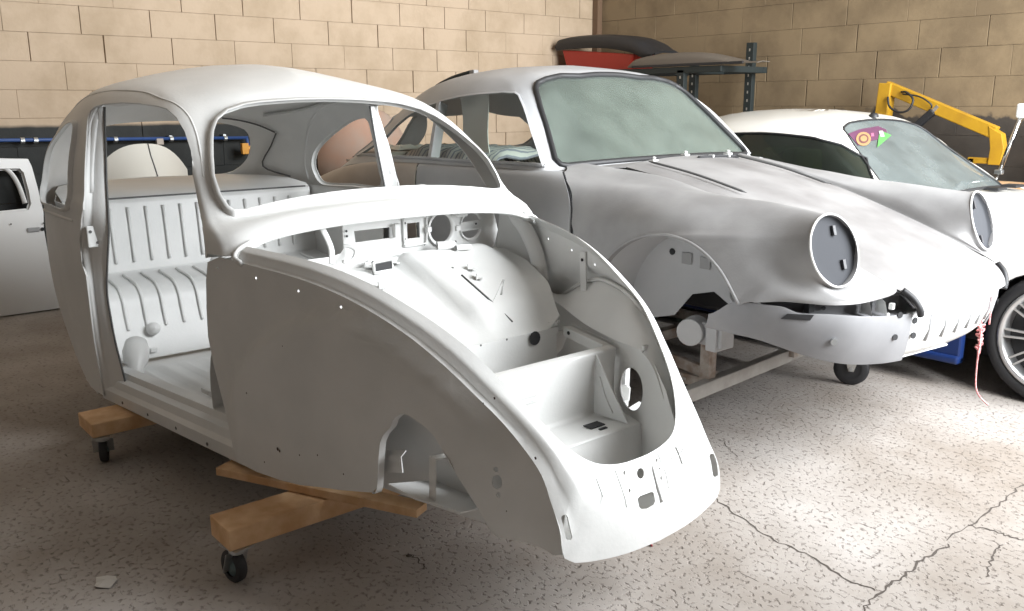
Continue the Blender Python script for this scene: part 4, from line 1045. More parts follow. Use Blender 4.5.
for s in (-1, 1):
    wing = join_grids('front_wing', [wing_part(s, 0, NW, 0, 4, NW * 6, 26), wing_part(s, 2, 7, 4, 6, 30, 12)], G1, coupe, flip=(s == 1))
    # headlamp bowl: raised rim, dished plate, two adjuster brackets
    def R3(p, s=s): return Vector((p.x, YC + s * p.y, p.z))
    ring = [R3(ringp(360 * k / 40, RR, .003)) for k in range(40)]
    MB().tube(ring + [ring[0]], .0038, 8, cap=False).build('headlamp_rim', M['shell_white'], wing, smooth=True)
    n = Vector((RN.x, s * RN.y, RN.z)); c = R3(RC)
    bowl = MB().lathe([(-.002, RR * .985), (-.020, RR * .955), (-.024, RR * .90), (-.027, RR * .5), (-.027, .0001)], c, n, 36).build('headlamp_plate', mat('lamp_plate_grey', (.06, .062, .068), .9, spec=.1), wing, smooth=True, merge=1e-5, recalc=False)
    for dg, rr in ((118, .62), (222, .62)) if s == -1 else ((95, .58), (262, .62)):
        p = R3(ringp(dg, RR * rr, .020)); e = Vector((e2.x, s * e2.y, e2.z))
        MB().bar(p - e * .018, p + e * .018, .016, .012, up=n).build('adjuster_bracket', mat('bracket_dark', (.05, .05, .055), .5), bowl, bevel=.002)
    # arch flange
    P = [R3(p) for p in [wing_pt(2, 6 - k * .1) for k in range(20)] + [wing_pt(2 - k * .15, 4) for k in range(21)]]
    grid_obj('arch_lip', [P, [p + Vector((0, -s * .025, -.002)) for p in P]], G1, wing, .003)
    MB().tube([p + Vector((0, s * .001, .002)) for p in P], .006, 6).build('arch_bead', G1, wing, smooth=True)
    # inner wheel house: wall with stamped details
    arch_c = Vector((.37, 0, .485))
    rows = []
    for h in (.80, .70, .56):
        rows.append([Vector((arch_c.x + (.40 if h > .6 else .385) * math.cos(a), YC + s * h, arch_c.z + (.40 if h > .6 else .385) * math.sin(a))) for a in [math.radians(27 + 161 * k / 30) for k in range(31)]])
    wh = grid_obj('wheel_house', rows, G2, coupe, .004)
    fan = [(arch_c.x + .39 * math.cos(a), arch_c.z + .39 * math.sin(a)) for a in [math.radians(27 + 161 * k / 30) for k in range(31)]]
    cut = [(.0, .44), (.28, .50), (.34, .57), (.42, .585), (.50, .545), (.54, .46)]
    def IW(x, z, s=s): return Vector((x, YC + s * (.555 + .03 * sstep(.45, .1, x)), z))
    iw = panel('wheel_house_wall', IW, fan + [(-.0, .44), (.22, .50), (.30, .60), (.40, .625), (.48, .58), (.53, .50), (.66, .56)], [ell(.20, .765, .013, .013, 10)], G2, coupe, step=.04, solid=.004, flip=(s == 1))
    hf = lambda x, d=.004: YC + s * (.555 + .03 * sstep(.45, .1, x) + d)
    hy = hf(.5)
    MB().tube([Vector((.52 + .050 * math.cos(a) * (1 + .1 * math.cos(3 * a)), hy, .655 + .065 * math.sin(a))) for a in [2 * math.pi * k / 20 for k in range(21)]], .006, 6, cap=False).tube([Vector((.535 + .028 * math.cos(a), hy, .65 + .036 * math.sin(a))) for a in [2 * math.pi * k / 16 for k in range(17)]], .005, 6, cap=False).build('pressed_ring', G2, iw, smooth=True)
    for a_, b_ in ((.27, .745), (.355, .735)): MB().box((a_, hf(a_), b_), (.05, .004, .048)).build('pressed_pad', mat('pad_grey', (.30, .30, .30), .6) if s == -1 else bpy.data.materials['pad_grey'], iw, bevel=.002)
    for a_, b_ in ((.20, .765), (.19, .865), (.24, .868)): disc('wall_hole', Vector((a_, hf(a_, .003), b_)), (0, s, 0), .014, M['dark_hole'], iw, .002, 10)
    # suspension pick-up below
    MB().lathe([(0, .0001), (0, .055), (.09, .055), (.09, .0001)], Vector((.36, YC + s * .60, .475)), (.3, s * 1, 0), 18).box((.43, YC + s * .63, .47), (.16, .03, .09)).box((.47, YC + s * .60, .46), (.05, .12, .10)).build('suspension_mount', G2, coupe, bevel=.004)

# ---- bonnet
HX = [(-.185, .455, 1.080, .030), (.07, .444, 1.036, .028), (.288, .442, .985, .028), (.482, .441, .93, .030), (.70, .440, .857, .032), (.85, .438, .802, .032), (.99, .425, .745, .026), (1.075, .408, .712, .026), (1.12, .395, .672, .030), (1.135, .375, .642, .03)]
rows = []
hs = spline([(a, b, c) for a, b, c, d in HX], 4)
for p in hs:
    crown = .03; fwd = .045 * sstep(.9, 1.12, p.x)
    r = []
    for k in range(-12, 13):
        t = k / 12; e = 1 - t * t
        r.append(Vector((p.x + fwd * e - .05 * sstep(.0, -.2, p.x) * e * .6, YC + t * (p.y - .004), p.z + crown * e * (1 - .75 * sstep(.9, 1.13, p.x)))))
    rows.append(r)
bon = grid_obj('bonnet', rows, M['bonnet_dust'], coupe, .004, recalc=False)
for s in (-1, 1):
    MB().tube([Vector((p.x, YC + s * (p.y + .001), p.z - .004)) for p in hs[:-3]], .004, 6).build('bonnet_gap', M['dark_hole'], coupe, smooth=True)
    # raised flutes on the bonnet sides
    MB().tube(spline([Vector((-.16, YC + s * .33, 1.105)), Vector((.10, YC + s * .325, 1.062)), Vector((.36, YC + s * .315, 1.000))], 6), [.002] + [.006] * 11 + [.001], 6, flat=.5).build('bonnet_crease', M['seam'], bon, smooth=True)
# air intake slot at the rear of the bonnet
intake = [Vector((-.155, YC + .02, 1.108)), Vector((-.165, YC + .20, 1.105)), Vector((-.17, YC + .36, 1.098))]
MB().tube(spline(intake, 5), .012, 6, flat=.5).build('air_slot', M['dark_hole'], coupe, smooth=True)
for q in (intake[0].lerp(intake[1], .6), intake[1].lerp(intake[2], .4)): MB().box(q + Vector((.0, 0, .004)), (.03, .012, .012)).build('slot_bridge', M['shell_white'], coupe, bevel=.002)
for y, z in ((-.25, 1.10), (.02, 1.115), (.36, 1.108)):
    MB().box((-.235 if y > -.2 else -.2, YC + y, z), (.03, .035, .012)).lathe([(0, .008), (.02, .008), (.02, .0001)], (-.235 if y > -.2 else -.2, YC + y, z), (.2, 0, 1), 8).build('wiper_stub', M['shell_white'], coupe, bevel=.001)

# ---- cabin net
PC = [
 # belt              mid                upper              gutter             shoulder           ridge
 [(-.275, 0, 1.066), (-.44, 0, 1.215), (-.59, 0, 1.36), (-.735, 0, 1.500), (-.85, 0, 1.532), (-1.0, 0, 1.552)],
 [(-.275, .35, 1.066), (-.44, .33, 1.215), (-.585, .31, 1.355), (-.725, .29, 1.485), (-.86, .26, 1.526), (-1.05, 0, 1.554)],
 [(-.32, .62, 1.064), (-.46, .575, 1.20), (-.59, .53, 1.335), (-.715, .465, 1.462), (-.90, .39, 1.515), (-1.1, 0, 1.555)],
 [(-.355, .745, 1.06), (-.48, .70, 1.20), (-.62, .645, 1.335), (-.78, .565, 1.445), (-.98, .44, 1.508), (-1.16, 0, 1.556)],
 [(-.45, .785, 1.070), (-.56, .735, 1.205), (-.70, .675, 1.34), (-.88, .595, 1.442), (-1.06, .46, 1.506), (-1.25, 0, 1.556)],
 [(-.85, .81, 1.068), (-.88, .755, 1.21), (-1.0, .69, 1.35), (-1.1, .615, 1.44), (-1.2, .46, 1.504), (-1.4, 0, 1.553)],
 [(-1.25, .82, 1.065), (-1.27, .765, 1.20), (-1.3, .69, 1.33), (-1.4, .61, 1.415), (-1.5, .45, 1.482), (-1.65, 0, 1.535)],
 [(-1.65, .81, 1.05), (-1.65, .75, 1.16), (-1.65, .68, 1.265), (-1.7, .58, 1.34), (-1.8, .42, 1.41), (-1.95, 0, 1.485)],
 [(-2.15, .74, 1.00), (-2.1, .68, 1.07), (-2.05, .61, 1.135), (-2.1, .50, 1.20), (-2.15, .38, 1.27), (-2.2, 0, 1.41)],
 [(-2.75, .45, .90), (-2.62, .40, .98), (-2.5, .38, 1.06), (-2.42, .34, 1.13), (-2.4, .25, 1.22), (-2.35, 0, 1.35)],
 [(-2.9, 0, .90), (-2.75, 0, .99), (-2.62, 0, 1.08), (-2.53, 0, 1.16), (-2.47, 0, 1.23), (-2.42, 0, 1.31)],
]
rows = []
for i in range(6):
    nr_ = [Vector((c[i][0], YC - c[i][1], c[i][2])) for c in PC]; fr_ = [Vector((c[i][0], YC + c[i][1], c[i][2])) for c in PC]
    rows.append(nr_[::-1] + fr_[1:])
PN = Net(rows, topmirror=True); PS = lambda u, v: PN(u, v)
trP = Tracer(PS, 0, 10, 0, 5, 80, 50)
def p_px(u, v): q = trP.px(u, v); return (q.x, q.y)
def p_side(x, z): q = trP(Vector((x, -3, z)), Vector((0, 1, 0))); return (q.x, q.y)
def p_front(h, z): q = trP(Vector((2, YC - h, z)), Vector((-1, 0, 0))); return (q.x, q.y)
ws = [p_front(h, z) for h, z in [(.2, 1.099), (.4, 1.096), (.55, 1.091), (.65, 1.086), (.688, 1.092)]] + [p_px(*p) for p in [(554.5, 160), (552, 150), (545, 125), (538.5, 103), (535.5, 90), (537, 84.5), (545, 80.5), (560, 77)]]
ws = [p_front(.0005, 1.100)] + [q for q in ws] + [p_front(.22, 1.487), p_front(.1, 1.497), p_front(.0005, 1.499)]
wsf = ws + [(20 - a, b) for a, b in ws[::-1]]
side = [p_px(*p) for p in [(545, 168.5), (534, 135), (526, 110), (521, 97), (517, 94), (505, 93), (480, 94.5), (460, 97), (440, 102), (424, 108), (410, 116), (398, 126), (388, 137)]]
side = side + [p_side(-2.02, 1.06), p_side(-1.6, 1.072), p_side(-1.0, 1.082)]
rw = [(1.2, .8), (1.0, 2.2), (.9, 3.4), (.4, 3.9)]
outl = [(0, 5), (20, 5), (20, 0), (0, 0)]
cab = panel('cabin_roof', PS, outl, [wsf, side, [(20 - a, b) for a, b in side][::-1], [(1.9, 1.2), (2.25, 2.4), (2.35, 3.5), (2.1, 4.25), (.3, 4.5), (.25, 1.2)], [(19.75, 1.2), (19.7, 4.5), (17.9, 4.25), (17.65, 3.5), (17.75, 2.4), (18.1, 1.2)]], M['primer_side'], coupe, mu=.28, mv=.16, step=.045, edge=.03, solid=.006, flip=True, merge=.0008,
            lips=[None, (.014, .016), (.014, .016), (.014, .014), (.014, .014)], lipname='window_flange')
def off(fn, q, d, mu, mv):
    n = normal_at(fn, q[0], q[1], mu, mv, -1); c_ = Vector((-1.2, YC, 1.1)) - fn(*q)
    if n.dot(c_) > 0: n = -n
    return fn(*q) + n * d
seal_loop = [off(PS, q, .006, .28, .16) for q in densify(wsf, .28, .16, .03)]
MB().tube(seal_loop + [seal_loop[0]], .014, 8, cap=False).build('windscreen_seal', M['black'], coupe, smooth=True)
# B pillar, dividing the side opening, and window frame bead
for s in (-1, 1):
    MB().bar(Vector((-1.215, YC + s * .775, 1.06)), Vector((-1.268, YC + s * .668, 1.362)), .055, .03, up=(1, 0, 0)).build('door_pillar', G2, coupe, bevel=.004)
# screen glass
def gl(u, v): return off(PS, (u, v), -.004, .28, .16)
panel('windscreen_glass', gl, wsf, [], M['screen'], coupe, mu=.28, mv=.16, step=.06, solid=.004, flip=True)

# ---- sides below the belt: door and rear quarter
SD = [  # x, [(h,z) from sill to belt]
 ([-.135, -.135, -.135, -.15, -.225, -.30], [(.79, .42), (.825, .60), (.838, .82), (.827, .96), (.79, 1.045), (.735, 1.072)]),
 (-.40, [(.79, .42), (.83, .60), (.842, .82), (.832, .96), (.81, 1.045), (.78, 1.070)]),
 (-.85, [(.79, .42), (.832, .60), (.846, .82), (.842, .96), (.825, 1.05), (.805, 1.068)]),
 (-1.30, [(.79, .42), (.835, .60), (.85, .82), (.848, .96), (.835, 1.045), (.815, 1.063)]),
 (-1.70, [(.80, .42), (.85, .60), (.87, .82), (.862, .95), (.835, 1.03), (.805, 1.05)]),
 (-2.10, [(.80, .42), (.845, .60), (.862, .80), (.845, .92), (.80, .99), (.745, 1.005)]),
 (-2.55, [(.78, .42), (.83, .58), (.84, .74), (.80, .84), (.70, .91), (.58, .93)]),
 (-2.90, [(.70, .42), (.74, .55), (.74, .66), (.70, .75), (.58, .83), (.42, .87)]),
 (-3.10, [(.55, .45), (.58, .54), (.58, .62), (.55, .68), (.45, .75), (.30, .80)]),
]
for s in (-1, 1):
    nets = Net([[yh(x[k] if isinstance(x, list) else x, h, z, s) for k, (h, z) in enumerate(L)] for x, L in SD])
    def part(name, v0, v1, nv, m): 
        return grid_obj(name, [[nets(5 * j / 20, lerp(v0, v1, i / nv)) for j in range(21)] for i in range(nv + 1)], m, coupe, .004, recalc=False, offset=(-1 if s == 1 else 1))
    dr = part('door', 0.02, 2.9, 24, G2)
    rq = part('rear_quarter', 2.93, 8, 40, M['beige'] if s == -1 else G2)
    MB().tube([nets(5 * j / 20, 0.0) + Vector((.003, -s * .003, 0)) for j in range(20)] , .0045, 6).build('door_gap', M['dark_hole'], coupe, smooth=True)
    if s == -1:
        gp = [(548, 170), (556, 172.5), (565, 177), (569.5, 184), (571, 197), (571, 236)]
        dh = dr
        p = nets(2.4, 2.55); disc('lock_hole', p + Vector((0, s * .002, 0)), (0, s, 0), .035, mat('lock_recess', (.16, .16, .16), .6), dr, .003, 16)
        disc('handle_hole', p + Vector((.07, s * .002, .0)), (0, s, 0), .014, M['dark_hole'], dr, .003, 10)
    MB().bar(yh(-.0, .78, .45, s), yh(-2.2, .78, .45, s), .05, .10).build('sill', G2, coupe, bevel=.01)
# rear deck and tail
grid_obj('rear_deck', [[yh(x, h * t, z + .04 * (1 - t * t), 1) for t in (-1, -.6, -.2, .2, .6, 1)] for x, h, z in ((-2.35, .60, .97), (-2.75, .50, .89), (-3.1, .30, .80))], G2, coupe, .004)
grid_obj('tail_panel', [[yh(-3.09 - .05 * (1 - t * t), .56 * t, z, 1) for t in (-1, -.5, 0, .5, 1)] for z in (.45, .6, .72, .80)], G2, coupe, .004)
# scuttle between bonnet and screen
rows = []
for k in range(-14, 15):
    t = k / 14; h = abs(t)
    rows.append([Vector((-.185 - .05 * (1 - t * t) * .6 + .0 , YC + t * (.455 + .0), 1.080 + .03 * (1 - t * t))), Vector((-.24 - .03 * h, YC + t * .585, 1.084 + .014 * (1 - h))), Vector((-.30 - .055 * h ** 2, YC + t * .735, 1.083 - .016 * h))])
grid_obj('scuttle', rows, M['bonnet_dust'], coupe, .004)

# ---- nose: lamp recesses, bumper panel, slotted valance
def contour(h0, h1, n, inset=0.0):
    C_ = spline([(.56, .80, 0), (.74, .805, 0), (.84, .775, 0), (.93, .71, 0), (1.01, .615, 0), (1.065, .50, 0), (1.10, .39, 0), (1.135, .20, 0), (1.145, 0, 0)], 6)
    return C_
CT = contour(0, 0, 0)
def nose_x(h):
    return interp([(p.y, p.x) for p in CT[::-1]], h)
fpan = thing  # (names only)
for s in (-1, 1):
    low = interp
    # bumper-side panel
    pts = [p for p in CT if p.y > .36]
    rows = []
    for z_, dx_ in ((.66, 0), (.655, .002), (.60, 0), (.53, -.012), (.48, -.03)):
        r = []
        for p in pts:
            zb = lerp(.545, .452, sstep(.75, 1.1, p.x)); zt = lerp(.60, .675, sstep(.55, .70, p.x)) - .022 * sstep(.84, .90, p.x) - .02 * sstep(.95, 1.1, p.x)
            f = (z_ - .48) / .18; z = lerp(zb, zt, f); r.append(Vector((p.x + dx_, YC + s * (p.y + (0 if dx_ >= 0 else dx_ * .6)), z)))
        rows.append(r)
    sp = grid_obj('bumper_panel', rows, M['bumper_grey'], coupe, .004)
    # flat reinforcements and mounting pads on it
    def bp_(h, z, o=.004):
        x = nose_x(h); zb = lerp(.545, .452, sstep(.75, 1.1, x)); zt = lerp(.60, .675, sstep(.55, .70, x)) - .022 * sstep(.84, .90, x) - .02 * sstep(.95, 1.1, x)
        z_ = .48 + .18 * (z - zb) / (zt - zb); dx_ = interp([(.48, -.03), (.53, -.012), (.60, 0), (.66, 0)], z_)
        return Vector((x + dx_ + o, YC + s * (h + min(dx_, 0) * .6 + o * .6), z))
    pad = grid_obj('bumper_pad', [[bp_(lerp(.78, .70, j / 6), lerp(.55, .648, i / 3), .003) for j in range(7)] for i in range(4)], mat('pad_pale', (.24, .24, .27), .5) if s == -1 else bpy.data.materials['pad_pale'], sp, .003, offset=(1 if s == 1 else -1))
    MB().prism([bp_(.775, .632, .010), bp_(.72, .632, .010), bp_(.712, .652, .010), bp_(.765, .652, .010)], (-.002, -s * .003, 0)).build('bumper_slot', M['dark_hole'], sp)
    disc('bumper_bolt', bp_(.655, .555, .006), (.8, s * .6, 0), .012, M['zinc'], sp, .008, 10)
    for h, z in ((.425, .635), (.435, .555)): disc('mount_hole', bp_(h, z, .005), (.9, s * .4, 0), .011, M['dark_hole'], sp, .003, 10)
    MB().tube([bp_(.475, .645, .003), bp_(.475, .50, -.012)], .006, 6).build('panel_edge', M['shell_white'], sp, smooth=True)
    # lamp recess: shelf, back wall, divider, bracket, black seal at the bonnet corner
    inn = [Vector((p.x - .075, p.y - .055, 0)) for p in pts if p.y < .79]; outp = [p for p in pts if p.y < .79]
    zt = lambda p: lerp(.648, .633, sstep(.9, 1.1, p.x))
    rows = [[Vector((p.x - .002, YC + s * p.y, zt(p) - .004)) for p in outp], [Vector((q.x, YC + s * q.y, zt(p) - .006)) for p, q in zip(outp, inn)], [Vector((q.x, YC + s * q.y, zt(p) + .07)) for p, q in zip(outp, inn)]]
    rec = grid_obj('lamp_recess', rows, mat('recess_grey', (.22, .22, .23), .6) if s == -1 else bpy.data.materials['recess_grey'], coupe, .003)
    for h in (.53, .47):
        x = nose_x(h); a_ = Vector((x - .004, YC + s * h, .637)); b_ = Vector((x - .07, YC + s * (h - .04), .637))
        MB().prism([a_, b_, b_ + Vector((0, 0, .055)), a_ + Vector((-.012, 0, .045))], (.002, s * .003, 0)).build('recess_divider', M['shell_white'], rec)
    x = nose_x(.445); MB().box((x - .012, YC + s * .445, .665), (.016, .016, .022)).build('lamp_clip', M['shell_white'], rec, bevel=.002)
    for z in (.655, .685): disc('recess_hole', Vector((nose_x(.66) - .068, YC + s * (.66 - .05), z)), (.8, s * .6, 0), .008, M['dark_hole'], rec, .002, 8)
    MB().box((nose_x(.70) - .06, YC + s * (.70 - .045), .672), (.02, .035, .06)).build('lamp_bracket', M['black'], rec)
    P = spline([Vector((1.085, YC + s * .402, .718)), Vector((1.118, YC + s * .385, .690)), Vector((1.135, YC + s * .368, .655)), Vector((1.137, YC + s * .355, .628))], 5)
    MB().tube(P, .013, 8, flat=.8).build('corner_seal', M['black'], coupe, smooth=True)
# centre valance with pressed slots
rows = []
for z, dx_ in ((.632, -.012), (.628, 0), (.56, -.004), (.49, -.03), (.462, -.055), (.455, -.10)):
    rows.append([Vector((nose_x(abs(h)) + dx_, YC + h, z)) for h in [-.37 + .74 * k / 16 for k in range(17)]])
val = grid_obj('front_valance', rows, M['shell_white'], coupe, .004)
for k in range(6):
    h = -.255 + .10 * k
    MB().tube([Vector((nose_x(abs(h)) + .0035, YC + h, .615)), Vector((nose_x(abs(h)) + .0015, YC + h, .56)), Vector((nose_x(abs(h)) - .012, YC + h, .515))], .006, 6, flat=.6).build('valance_rib', M['seam'] if False else M['primer_side'], val, smooth=True)
for z in (.605, .55): disc('valance_hole', Vector((nose_x(.345) + .002, YC - .345, z)), (.95, -.3, 0), .012, M['dark_hole'], val, .003, 12)
MB().bar((1.04, YC - .32, .455), (1.075, YC - .02, .455), .05, .006).build('valance_lip', M['shell_white'], val)
MB().box((.36, YC, .60), (.75, .66, .24)).build('dark_filler_box', M['black'], coupe, bevel=.02)  # black filler box added to darken the view through the wheel house
# front floor under the bonnet so that the shell is closed from below
grid_obj('front_floor', [[Vector((.60, YC + h, .575)), Vector((.85, YC + h * .92, .545)), Vector((1.03, YC + h * .55, .475))] for h in (-.70, -.35, 0, .35, .70)], G2, coupe, .006)
MB().bar((-2.9, YC, .44), (-.18, YC, .45), 1.5, .03).build('floor_pan', G2, coupe)
grid_obj('front_bulkhead', [[Vector((-.20, YC + h, z)) for z in (.47, .7, 1.04)] for h in (-.70, 0, .70)], G2, coupe, .004)
# dashboard and inside trim
MB().tube([Vector((-.42, YC - .66, 1.06)), Vector((-.40, YC - .3, 1.085)), Vector((-.40, YC + .3, 1.085)), Vector((-.42, YC + .66, 1.06))], .05, 10, flat=.6).build('dash_top', mat('dash_dark', (.05, .055, .05), .7), coupe, smooth=True)
grid_obj('far_door_inside', [[Vector((x, YC + .77, z)) for x in (-.4, -.9, -1.3)] for z in (.5, .8, 1.05)], mat('inside_grey', (.16, .15, .14), .7), coupe, .004)
grid_obj('rear_shelf', [[Vector((-1.5, YC + h, .90)), Vector((-1.62, YC + h, 1.02)), Vector((-2.35, YC + h * .8, 1.04))] for h in (-.72, 0, .72)], bpy.data.materials['inside_grey'], coupe, .006)
# pale trim bow resting behind the screen
MB().tube(spline([at_x(578, 102, -.78), at_x(590, 130, -.66), at_x(601, 156, -.54)], 5), [.008] + [.013] * 9 + [.018], 8, flat=.4).build('pale_strip', mat('pale_green_trim', (.72, .78, .70), .5), coupe, smooth=True)

# ---- steel trolley
tro = thing('steel_trolley', 'rust-spotted steel trolley of welded square tube under the grey coupe shell', 'trolley', loc=(-.3, 1.9, 0))
tz = .19
fr = MB().bar((.345, 1.02, tz), (.235, 2.45, tz), .045, .06).build('cross_rail', M['steel_pale'], tro, bevel=.004)
MB().bar((-.10, 1.02, tz + .10), (-.16, 2.45, tz + .10), .05, .05).build('cross_rail', M['rust'], tro, bevel=.004)
MB().bar((-2.3, 1.05, tz), (-2.3, 2.45, tz), .05, .05).build('cross_rail', M['rust'], tro, bevel=.004)
for y in (1.36, 2.30):
    MB().bar((.28, y, tz - .02), (-2.35, y, tz - .02), .05, .05).build('side_rail', M['rust'], tro, bevel=.004)
    for x in (-.12, -1.2, -2.2): MB().bar((x, y, tz), (x, y,   .42 if x < -.5 else tz + .10), .045, .045, up=(1, 0, 0)).build('upright', M['rust'], tro, bevel=.003)
MB().bar((-.13, 1.36, tz + .07), (.30, 1.36, tz + .02), .03, .05).build('brace', M['rust'], tro, bevel=.003)
MB().bar((.30, 1.95, tz), (.30, 1.95, .42), .05, .05, up=(1, 0, 0)).build('upright', M['rust'], tro, bevel=.003)
MB().bar((.28, 2.30, tz - .02), (.43, 2.31, tz - .02), .05, .05).build('side_rail', M['rust'], tro, bevel=.004)
MB().bar((.30, 1.30, tz), (.30, 1.30, .42), .05, .05, up=(1, 0, 0)).build('upright', M['rust'], tro, bevel=.003)
def trolley_wheel(x, y, yaw):
    R = Matrix.Rotation(yaw, 3, 'Z'); d = R @ Vector((0, 1, 0)); r = .085
    w = MB().lathe([(-.022, r * .55), (-.022, r * .85), (-.014, r * .98), (.014, r * .98), (.022, r * .85), (.022, r * .55)], (x, y, r), d, 28).lathe([(-.018, .0001), (-.018, r * .6)], (x, y, r), d, 20).lathe([(.018, .0001), (.018, r * .6)], (x, y, r), d, 20).build('trolley_wheel', M['black'], tro, smooth=True, merge=1e-5)
    for sg in (-1, 1):
        c = Vector((x, y, r)) + d * (.028 * sg); t_ = Vector((x, y, tz - .02)) + d * (.028 * sg); q = R @ Vector((1, 0, 0))
        MB().prism([t_ + q * .04, t_ - q * .04, c - q * .012 - Vector((0, 0, .012)), c + q * .012 - Vector((0, 0, .012))], d * .003 * sg).build('wheel_fork', M['steel_pale'], w)
        disc('axle_bolt', c + d * sg * .004, d * sg, .010, M['zinc'], w, .006, 8)
    MB().box((x, y, tz - .02), (.10, .09, .012), R).build('fork_plate', M['steel_pale'], w)
trolley_wheel(.41, 2.31, math.radians(27)); trolley_wheel(.10, 1.36, .3); trolley_wheel(-2.3, 1.36, .2); trolley_wheel(-2.3, 2.3, .9)
# ================================================================== white coupe on its wheels
WY, WXO, WZO = 3.50, .62, -.24
wcar = thing('sports_car', 'white sports coupe on wheels with stickers along the top of its windscreen', 'car', loc=(-.3, WY, 0))
WP = M['white_paint']
def cvt(p, dx=WXO): return Vector((p.x + dx, WY + (p.y - YC), p.z + WZO))
def WS(u, v):
    p = PS(u, v); q = cvt(p); q.x += interp([(-.72, -.09), (-.30, .07)], p.x); return q
trW = Tracer(WS, 0, 10, 0, 5, 80, 50)
def w_px(u, v): q = trW.px(u, v); return (q.x, q.y)
def w_front(h, z): q = trW(Vector((3, WY - h, z)), Vector((-1, 0, 0))); return (q.x, q.y)
def w_side(x, z): q = trW(Vector((x, -3, z)), Vector((0, 1, 0))); return (q.x, q.y)
wsq = [w_front(h, z) for h, z in [(.0005, .86), (.2, .86), (.4, .857), (.58, .853), (.655, .852), (.668, .875), (.60, .98), (.53, 1.09), (.485, 1.17), (.46, 1.205), (.43, 1.22), (.3, 1.245), (.15, 1.255), (.0005, 1.258)]]
wsf2 = wsq + [(20 - a, b) for a, b in wsq[::-1]]
sw = [w_side(x, z) for x, z in [(.27, .86), (.17, .95), (.04, 1.06), (-.08, 1.13), (-.22, 1.165), (-.57, 1.185), (-.87, 1.165), (-1.1, 1.08), (-1.35, .95), (-1.42, .88), (-1.2, .86), (-.4, .855)]]
panel('cabin', WS, [(0, 5), (20, 5), (20, 0), (0, 0)], [wsf2, sw, [(20 - a, b) for a, b in sw][::-1]], WP, wcar, mu=.28, mv=.16, step=.05, edge=.035, solid=.006, flip=True, merge=.0008)
def wgl(u, v):
    n = normal_at(WS, u, v, .28, .16, -1); q = WS(u, v)
    if n.dot(Vector((-.6, WY, .9)) - q) > 0: n = -n
    return q - n * .004
panel('windscreen', wgl, wsf2, [], M['screen2'], wcar, mu=.28, mv=.16, step=.08, solid=.004, flip=True)
panel('side_window', wgl, sw, [], M['sideglass'], wcar, mu=.28, mv=.16, step=.08, solid=.004, flip=True)
panel('side_window', wgl, [(20 - a, b) for a, b in sw][::-1], [], M['sideglass'], wcar, mu=.28, mv=.16, step=.08, solid=.004, flip=True)
def wout(q, d=.004):
    n = normal_at(WS, q[0], q[1], .28, .16, -1); p = WS(*q)
    if n.dot(Vector((-.6, WY, .9)) - p) > 0: n = -n
    return p + n * d
for L, nm in ((wsf2, 'windscreen_seal'), (sw, 'window_seal')):
    P = [wout(q, .003) for q in densify(L, .28, .16, .04)]
    MB().tube(P + [P[0]], .007, 6, cap=False).build(nm, M['black'], wcar, smooth=True)
# lower body
for s in (-1, 1):
    def wp_(u0, u1, v0, v1, nu, nv):
        return [[Vector((p.x + .81, WY + s * p.y, p.z + WZO)) for p in [wing_pt(lerp(u0, u1, j / nu), lerp(v0, v1, i / nv)) for j in range(nu + 1)]] for i in range(nv + 1)]
    wg = join_grids('front_wing', [wp_(0, NW, 0, 4, NW * 5, 20), wp_(2, 7, 4, 6, 24, 8)], WP, wcar, flip=(s == 1))
    MB().lathe([(-.01, RR * .98), (.012, RR * .8), (.028, RR * .4), (.032, .0001)], Vector((RC.x + .81, WY + s * RC.y, RC.z + WZO)), (RN.x, s * RN.y, RN.z), 28).build('headlamp', M['screen2'], wg, smooth=True, merge=1e-5)
    nets = Net([[Vector(((x[k] if isinstance(x, list) else x) + (.81 if isinstance(x, list) else .62), WY + s * h, z + WZO)) for k, (h, z) in enumerate(L)] for x, L in SD])
    grid_obj('body_side', [[nets(5 * j / 14, 8 * i / 40) for j in range(15)] for i in range(41)], WP, wcar, .004, offset=(-1 if s == 1 else 1))
    MB().bar((.79, WY + s * .855, .225), (-1.3, WY + s * .855, .225), .05, .20).bar((.79, WY + s * .865, .145), (-1.3, WY + s * .865, .145), .07, .04).build('side_skirt', M['blue_dark'], wcar, bevel=.012, label='dark blue side skirt')
    # wheel arch liner
    rows = [[Vector((1.18 + .385 * math.cos(a), WY + s * h, .245 + .385 * math.sin(a))) for a in [math.radians(5 + 170 * k / 20) for k in range(21)]] for h in (.82, .5)]
    grid_obj('arch_liner', rows, M['black'], wcar, .004)
    MB().bar((.75, WY + s * .50, .35), (1.6, WY + s * .50, .35), .02, .5).build('liner_wall', M['black'], wcar)
hr = [[Vector((p.x + .81 + .045 * sstep(.9, 1.12, p.x) * (1 - t * t), WY + t * p.y, p.z + WZO + .03 * (1 - t * t) * (1 - .75 * sstep(.9, 1.13, p.x)))) for t in [k / 10 for k in range(-10, 11)]] for p in hs]
grid_obj('bonnet', hr, WP, wcar, .004)
grid_obj('scuttle', [[Vector((lerp(.30 - .05 * abs(t) ** 2, .625, f), WY + t * lerp(.74, .50, f), lerp(.842, .842, f) + .025 * (1 - t * t))) for t in [k / 8 for k in range(-8, 9)]] for f in (0, .5, 1)], WP, wcar, .004)
grid_obj('scuttle_side', [[Vector((x, WY - h, z)) for h, z in ((.50, .83), (.68, .83), (.80, .80))] for x in (.25, .45, .68)], WP, wcar, .004)
MB().tube(spline([Vector((.40, WY - .45, .875)), Vector((.43, WY, .89)), Vector((.40, WY + .45, .875))], 6), .014, 6, flat=.5).build('wiper_arm', M['black'], wcar, smooth=True)
for y in (-.3, .15, .4): MB().box((.46, WY + y, .885), (.09, .12, .016)).build('air_grille', M['black'], wcar, bevel=.004)
